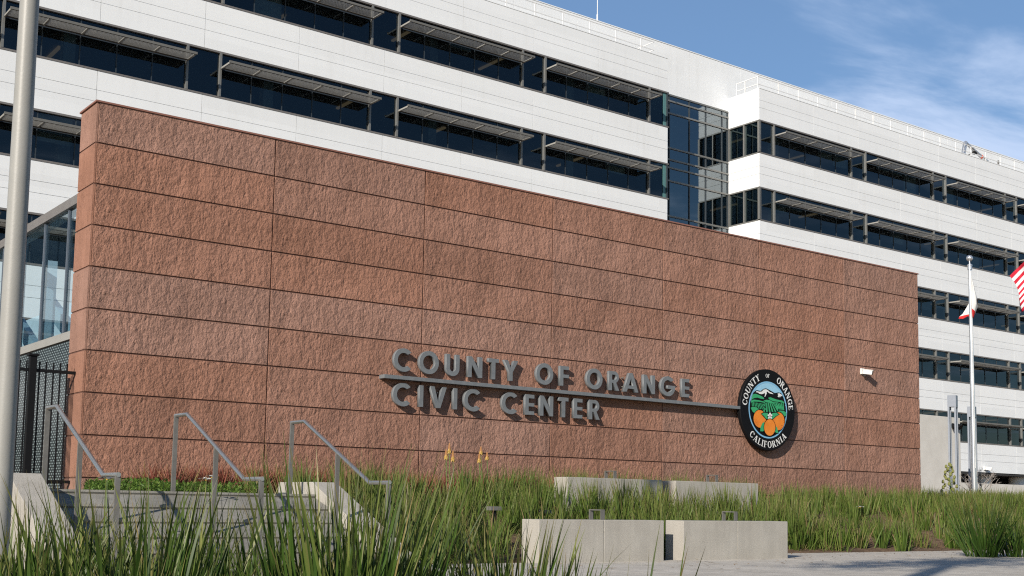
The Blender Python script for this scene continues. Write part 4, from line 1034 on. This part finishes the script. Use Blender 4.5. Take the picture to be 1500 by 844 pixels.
# low leafy ground cover behind the landing
n = 16000; y = U(13.42, 17.2, n); rc_ = ray(125, 712); x = U(0, 1, n); x = np.maximum(rc_[0]/rc_[1]*y, 3.9)*(1-x)+6.44*x; k = (y-13.42)*.0
base = np.stack([x, y, U(.02, .17, n)*(1+.25*np.sin(x*5)+.2*np.sin(x*11+1))], -1)
gc = blades('ground_cover', base, U(.03, .055, n), U(.02, .036, n), U(0, 2*pi, n), U(.3, 1.3, n), U(.0, .5, n), RNG.beta(2, 2, n), 'cover', 2, dry=np.zeros(n)); tag(gc, kind='stuff'); gc['label'] = 'low bright green ground cover behind the landing'

# strap-leaf clumps of the near bed, each a plant of its own
def clump(px, D, tip_y, nb, spread, label, w=(.010, .0185), lean=.24, group='strap leaf clumps in the near bed', zb=PZ, brown=.03, tk=1.0):
    p = onD(px, 800, D); zt = onD(px, tip_y, D)[2]; H = zt-zb
    c = (p[0], p[1], zb); az = U(0, 2*pi, nb); rr = np.sqrt(U(0, 1, nb))*spread
    base = np.stack([c[0]+rr*np.cos(az), c[1]+rr*np.sin(az), np.full(nb, zb-.01)], -1)
    h = H*(1.10-.70*U(0, 1, nb)**1.3); ln = np.abs(RNG.normal(0, lean*.6, nb))+lean*.6*rr/max(spread, .01)
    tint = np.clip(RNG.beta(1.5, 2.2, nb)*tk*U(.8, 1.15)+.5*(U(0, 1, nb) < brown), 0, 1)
    o = blades('strap_leaf_clump', base, h, U(*w, nb), az+RNG.normal(0, .5, nb), ln, U(0, .30, nb)*U(.3, 1.4, nb), tint, 'flax', 6, dry=U(.1, 1, nb), org=c)
    return tag(o, label, 'plant', group)
near = [  # pixel x, distance, pixel y of the tips, blades, spread
    (8, 4.9, 722, 153, .22, 'strap leaf clump at the lower left corner beside the grey pole'),
    (78, 4.6, 728, 140, .22, 'strap leaf clump in front of the left sloped side wall'),
    (150, 5.3, 700, 82, .20, 'wispy strap leaf clump below the left handrail'),
    (205, 4.5, 690, 123, .22, 'dense upright strap leaf clump in front of the lower end of the left handrail'),
    (268, 4.9, 700, 107, .20, 'dense strap leaf clump just left of the middle handrail foot'),
    (335, 5.4, 725, 90, .22, 'lower strap leaf clump in front of the steps below the middle handrail'),
    (398, 5.6, 735, 90, .22, 'thin strap leaf clump before the steps at the foot of the right handrail'),
    (445, 4.6, 735, 74, .16, 'small strap leaf clump at the left side of the tallest clump'),
    (500, 4.2, 662, 216, .20, 'tallest strap leaf clump, rising before the right sloped side wall'),
    (560, 4.4, 690, 153, .17, 'tall strap leaf clump hiding the end of the right handrail'),
    (600, 5.0, 745, 114, .16, 'low strap leaf clump at the right end of the dense near bed'),
    (705, 4.9, 772, 140, .20, 'low strap leaf clump at the bottom left of the first front bench'),
    (757, 4.7, 752, 140, .16, 'strap leaf clump overlapping the lit end of the first front bench'),
    (800, 4.8, 795, 76, .16, 'sparse strap leaf clump below the first front bench'),
]
for px, D, ty, nb, sp, lb in near: clump(px, D, ty, nb, sp, lb)
clump(915, 3.5, 772, 30, .16, 'dark shaded strap leaf tips at the bottom edge below the gap of the front benches')
# a second tier of low leaves that closes the near bed
B = meadow('under', [(-.6, 2.6, 2.6, 5.0, 9), (.3, 3.2, 4.4, 6.6, 9)], 'flax', .18, .52, .11, 78, .009, .017, lambda x, y: (np.arctan2(x, y) > rad(31.5)) | (np.hypot(x, y) < 3.4))
B = list(B); B[6] = np.clip(RNG.beta(2, 2.4, len(B[0]))*.95+.3*(U(0, 1, len(B[0])) > .93), 0, 1)
ub = blades('near_bed_leaves', *B, 'flax', 5, dry=U(.1, 1, len(B[0]))); tag(ub, kind='stuff'); ub['label'] = 'lower leaves filling the near planting bed'
n = 420; lx, ly = U(6.5, 22, n), 10.35-np.abs(RNG.normal(0, .9, n)); ly = np.where(lx > 12.5, ly+1.15, ly)
base = np.stack([lx, ly, np.full(n, PZ+.004)], -1)
lt_ = blades('leaf_litter', base, U(.02, .07, n), U(.008, .03, n), U(0, 2*pi, n), U(1.3, 1.5, n), U(-.2, .1, n), U(.55, 1.1, n), 'litter', 2, dry=np.ones(n)); tag(lt_, kind='stuff'); lt_['label'] = 'dry leaf scraps lying on the plaza edge'
# two clumps on the plaza edge at the right, tree shade put into their leaf tint
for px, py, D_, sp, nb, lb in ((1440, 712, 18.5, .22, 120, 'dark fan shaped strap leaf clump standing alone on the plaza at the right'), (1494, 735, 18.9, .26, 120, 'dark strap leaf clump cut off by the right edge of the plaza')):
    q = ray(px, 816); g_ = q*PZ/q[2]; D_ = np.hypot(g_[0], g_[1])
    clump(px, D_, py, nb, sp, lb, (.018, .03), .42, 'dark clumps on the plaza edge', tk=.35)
hole_ = MB()
bedm = MB()

# flowers
def torch(px, py, Y, h, label):
    p = onY(px, py, Y); x, z = p[0], p[2]; c = (x, Y, 0); zg_ = float(hgt(x, Y)); c = (x, Y, zg_); t = thing('torch_lily', label, 'flower', c, 'yellow torch lilies above the grass')
    MB().tube([(x+.03, Y, zg_), (x+.02, Y, (z+zg_)/2), (x, Y, z-h/2+.03)], [.008, .007, .005], 6).build('stalk', 'stalk', t, c)
    fo, fy = MB(), MB(); NR = 9
    for r in range(NR):
        v = r/(NR-1); zz = z+h/2-h*v; sp = .006+.021*v**.8; nn = 6 if r > 2 else 4
        for k in range(nn):
            a = 2*pi*k/nn+r*.7; (fo if v < .58 else fy).tube([(x+.004*cos(a), Y+.004*sin(a), zz+.012), (x+sp*.75*cos(a), Y+sp*.75*sin(a), zz-.008), (x+sp*cos(a), Y+sp*sin(a), zz-.03)], [.006, .0085, .006], 5)
    fo.build('upper_florets', 'torch_o', t, c); fy.build('lower_florets', 'torch_y', t, c)
for a in ((658.3, 656, 15.4, .125, 'highest yellow orange torch lily of the left cluster of three'), (653.5, 665, 15.2, .115, 'left lower torch lily of the left cluster of three'), (663.5, 667.5, 15.2, .125, 'right lower torch lily of the left cluster of three'),
          (704.5, 659.5, 15.4, .09, 'highest torch lily of the right cluster of three'), (702, 670.5, 15.2, .105, 'lowest torch lily of the right cluster of three'), (713.5, 667.5, 15.4, .085, 'rightmost torch lily of the right cluster of three')): torch(*a)
def iris(px, py, Y, s, label):
    p = onY(px, py, Y); x, z = p[0], p[2]; zg_ = float(hgt(x, Y)) if Y > 10.6 else PZ; c = (x, Y, zg_); t = thing('white_iris', label, 'flower', c, 'small white iris flowers')
    MB().tube([(x+.02, Y, zg_), (x, Y, z)], [.005, .004], 6).build('stalk', 'stalk', t, c)
    m = MB()
    for k in range(3):
        a = k*2.094+.5; dx, dy = cos(a), sin(a); px_, py_ = -dy, dx
        P_ = [(0, 0, .0), (.5, .34, .35), (1.0, .30, .30), (1.15, 0, .18), (1.0, -.30, .30), (.5, -.34, .35)]
        m.add([(x+s*(u*dx+v*px_), Y+s*(u*dy+v*py_), z+s*w_) for u, v, w_ in P_], [(0, 1, 2, 3, 4, 5)])
        m.add([(x+s*.5*(u*cos(a+1.05)-v*sin(a+1.05)), Y+s*.5*(u*sin(a+1.05)+v*cos(a+1.05)), z+s*(w_+.1)) for u, v, w_ in P_], [(0, 1, 2, 3, 4, 5)])
    m.build('petals', 'petal', t, c, fix=False); MB().lathe((x, Y, z+s*.02), [(.12*s, 0), (.14*s, .15*s), (.05*s, .3*s)], 8).build('heart', 'yolk', t, c)
for a in ((157, 703, 10.9, .072, 'white iris flower under the lower bend of the left handrail'), (302, 704, 12.0, .072, 'larger white iris flower cluster left of the middle handrail post'), (310, 700, 12.2, .062, 'white iris flower touching the middle handrail post'), (1260, 744, 13.5, .07, 'white iris flower alone in the grass right of the front benches'), (1406, 727, 24, .11, 'white iris flower at the foot of the lamp column'),
          (1446, 727, 22, .11, 'white iris flower in the grass right of the flagpole'), (1483, 751, 16, .06, 'white iris flower in the grass near the right edge')): iris(*a)
# flowering spike and bare shrub near the lamp columns
p = onD(1391, 728, 36); zg_ = float(hgt(p[0], p[1])); c = (p[0], p[1], zg_); t = thing('flower_spike', 'yellow green flower spike with pods beside the lamp column', 'plant', c)
zt_ = onD(1391, 684, 36)[2]; MB().tube([c, (c[0]+.05, c[1], (zg_+zt_)/2), (c[0], c[1], zt_)], [.02, .016, .008], 6).build('stalk', 'stalk', t, c)
m = MB()
for k in range(30):
    v = k/29; a = k*2.4; z_ = zg_+.25+(zt_-zg_-.25)*v; r_ = .26*(1-v*.75); q = (c[0]+r_*cos(a), c[1]+r_*sin(a), z_+.05)
    m.tube([(c[0]+.02, c[1], z_-.02), q], .006, 5); m.lathe((q[0], q[1], q[2]-.03), [(.01, 0), (.04, .03), (.035, .08), (.01, .11)], 7)
m.build('pods', 'pod', t, c)
p = onD(1433, 728, 45); c = (p[0], p[1], float(hgt(p[0], p[1]))); t = thing('bare_shrub', 'leafless grey twiggy shrub in front of the dark ground storey', 'shrub', c)
def twigs(m, a, d, l, r, dep):
    b = a+d*l; m.tube([a, (a+b)/2+Vector((random.uniform(-1, 1), random.uniform(-1, 1), random.uniform(-.5, .5)))*l*.06, b], [r, r*.85, r*.65], 5, cap=False)
    if dep:
        for _ in range(random.choice((2, 3, 3))):
            nd = (d+Vector((random.uniform(-1, 1), random.uniform(-1, 1), random.uniform(-.5, .6)))*.75).normalized(); twigs(m, a+d*l*random.uniform(.6, 1), nd, l*random.uniform(.55, .8), r*.62, dep-1)
m = MB()
for k in range(5): twigs(m, Vector(c), Vector((cos(k*1.26)*.6, sin(k*1.26)*.6, 1)).normalized(), .62, .022, 4)
m.build('branches', 'twig', t, c, fix=False)

# ---------------------------------------------------------------- trees behind the camera (their shade falls on the plaza)
def leaf_quads(name, C_, size, mat, parent, org):
    n = len(C_); az = U(0, 2*pi, n)
    o = blades(name, C_, U(.7, 1.3, n)*size, U(.45, .7, n)*size, az, U(.2, 2.6, n), U(0, .5, n), U(0, 1, n), mat, 2, dry=np.zeros(n), parent=parent, org=org)
    return o
def tree(x, y, h, rx, ry, zc, rz, nl, label):
    c = (x, y, PZ); t = thing('shade_tree', label, 'tree', c, 'street trees on the near side of the plaza'); m = MB()
    m.tube([(x, y, PZ), (x+.08, y+.05, zc*.35), (x, y, zc-rz*.4)], [.19, .15, .11], 10)
    ends = []
    for k in range(11):
        a = k*2.399; q = Vector((x+rx*.75*cos(a)*random.uniform(.4, 1), y+ry*.75*sin(a)*random.uniform(.4, 1), zc+rz*random.uniform(-.5, .7)))
        m.tube([(x, y, zc-rz*random.uniform(.5, .9)), (Vector((x, y, zc-rz*.3))+q)/2+Vector((0, 0, .2)), q], [.07, .045, .015], 6); ends.append(q)
    m.build('trunk', 'bark', t, c, fix=False)
    cl_ = []
    for k in range(46):
        a = U(0, 2*pi); b = U(-1, 1); r_ = U(.45, 1)**.5; cc_ = np.array([x+rx*r_*cos(a)*sqrt(1-b*b), y+ry*r_*sin(a)*sqrt(1-b*b), zc+rz*b*r_])
        cl_.append(cc_+RNG.normal(0, 1, (nl, 3))*np.array([.34, .22, .16]))
    leaf_quads('crown', np.concatenate(cl_), .15, 'treeleaf', t, c)
tree(-1.7, .75, 9, 3.0, .42, 7.3, .34, 34, 'leafy street tree on the near side of the plaza shading the benches')

# ---------------------------------------------------------------- light, sky, camera
SUN = Vector((-1.88, -1.0, .97)).normalized()
el = math.asin(SUN.z); az_ = atan2(SUN.x, SUN.y)
sun = bpy.data.lights.new('sun', 'SUN'); sun.energy = 5.0; sun.angle = rad(.53); sun.color = (1.0, .92, .81)
so = bpy.data.objects.new('sun', sun); COL.objects.link(so); so.rotation_euler = SUN.to_track_quat('Z', 'Y').to_euler(); so.location = (-40, -20, 30)
wd = bpy.data.worlds.new('World'); sc.world = wd; wd.use_nodes = True; nt = wd.node_tree; bg = nt.nodes['Background']
sky = N(nt, 'ShaderNodeTexSky', sky_type='NISHITA'); sky.sun_disc = False; sky.sun_elevation = el; sky.sun_rotation = az_; sky.altitude = 50; sky.air_density = 1.0; sky.dust_density = .25; sky.ozone_density = 2.2
tc = N(nt, 'ShaderNodeTexCoord'); sp_ = N(nt, 'ShaderNodeSeparateXYZ'); L(nt, tc.outputs['Generated'], sp_.inputs[0])
mz = N(nt, 'ShaderNodeMath', operation='MAXIMUM', inp={1: .04}); L(nt, sp_.outputs[2], mz.inputs[0])
dvd = N(nt, 'ShaderNodeVectorMath', operation='DIVIDE'); L(nt, tc.outputs['Generated'], dvd.inputs[0])
cb = N(nt, 'ShaderNodeCombineXYZ'); [L(nt, mz.outputs[0], cb.inputs[i]) for i in range(3)]; L(nt, cb.outputs[0], dvd.inputs[1])
mpw = N(nt, 'ShaderNodeMapping'); mpw.inputs['Scale'].default_value = (.9, 1.7, 0); mpw.inputs['Rotation'].default_value = (0, 0, .5); mpw.inputs['Location'].default_value = (5.6, 2.3, 0); L(nt, dvd.outputs[0], mpw.inputs[0])
nz = N(nt, 'ShaderNodeTexNoise', inp={'Scale': 1.25, 'Detail': 9, 'Roughness': .58, 'Distortion': .35}); L(nt, mpw.outputs[0], nz.inputs['Vector'])
un = lambda v: v/np.linalg.norm(v)
ZLO, ZHI = float(un(ray(1350, 185))[2]), float(un(ray(1350, 40))[2])
# cirrus lies low towards the far right of the view
cdir = ray(1470, 225); cdir = cdir/np.linalg.norm(cdir)
dt = N(nt, 'ShaderNodeVectorMath', operation='DOT_PRODUCT'); L(nt, tc.outputs['Generated'], dt.inputs[0]); dt.inputs[1].default_value = tuple(cdir)
bank = N(nt, 'ShaderNodeMapRange', inp={'From Min': cos(rad(15)), 'From Max': cos(rad(1)), 'To Min': -.10, 'To Max': .13}); L(nt, dt.outputs['Value'], bank.inputs[0])
adn = N(nt, 'ShaderNodeMath', operation='ADD'); L(nt, nz.outputs['Fac'], adn.inputs[0]); lowb = N(nt, 'ShaderNodeMapRange', inp={'From Min': ZLO, 'From Max': ZHI, 'To Min': .04, 'To Max': -.16}); L(nt, sp_.outputs[2], lowb.inputs[0])
adb = N(nt, 'ShaderNodeMath', operation='ADD'); L(nt, bank.outputs[0], adb.inputs[0]); L(nt, lowb.outputs[0], adb.inputs[1]); L(nt, adb.outputs[0], adn.inputs[1])
cm = N(nt, 'ShaderNodeMapRange', inp={'From Min': .43, 'From Max': .76, 'To Min': .04, 'To Max': .85}); cm.interpolation_type = 'SMOOTHSTEP'; L(nt, adn.outputs[0], cm.inputs[0])
hsv = N(nt, 'ShaderNodeHueSaturation', inp={'Saturation': 1.22, 'Value': 1.42}); L(nt, sky.outputs[0], hsv.inputs['Color'])
mxs = N(nt, 'ShaderNodeMix', data_type='RGBA'); L(nt, cm.outputs[0], mxs.inputs['Factor']); L(nt, hsv.outputs[0], mxs.inputs['A']); mxs.inputs['B'].default_value = (10.6, 12.2, 15.2, 1)
# pale blue added around the view direction to lighten the visible sky
vdir = un(ray(1150, 120)); vd = N(nt, 'ShaderNodeVectorMath', operation='DOT_PRODUCT'); L(nt, tc.outputs['Generated'], vd.inputs[0]); vd.inputs[1].default_value = tuple(vdir)
vm = N(nt, 'ShaderNodeMapRange', inp={'From Min': cos(rad(42)), 'From Max': cos(rad(8)), 'To Min': .0, 'To Max': .25}); vm.interpolation_type = 'SMOOTHSTEP'; L(nt, vd.outputs['Value'], vm.inputs[0])
mxv = N(nt, 'ShaderNodeMix', data_type='RGBA'); L(nt, vm.outputs[0], mxv.inputs['Factor']); L(nt, mxs.outputs['Result'], mxv.inputs['A']); mxv.inputs['B'].default_value = (5.6, 8.6, 14.5, 1)
L(nt, mxv.outputs['Result'], bg.inputs[0]); bg.inputs[1].default_value = .058

cam = bpy.data.cameras.new('camera'); co = bpy.data.objects.new('camera', cam); COL.objects.link(co); sc.camera = co
cam.sensor_width = 36; cam.sensor_fit = 'HORIZONTAL'; cam.lens = 36*FPX/1500; cam.shift_x = 0; cam.shift_y = (CYP-422)/1500; cam.clip_end = 2000; cam.clip_start = .05
mw = Matrix(((RT[0], UP[0], -FW[0], 0), (RT[1], UP[1], -FW[1], 0), (RT[2], UP[2], -FW[2], 0), (0, 0, 0, 1))); co.matrix_world = mw
sc.view_settings.view_transform = 'Standard'; sc.view_settings.look = 'None'; sc.view_settings.exposure = .20; sc.view_settings.gamma = 1
sc.render.engine = 'CYCLES'; sc.cycles.use_denoising = False; sc.cycles.filter_width = 1.15; sc.cycles.max_bounces = 6; sc.cycles.transparent_max_bounces = 12
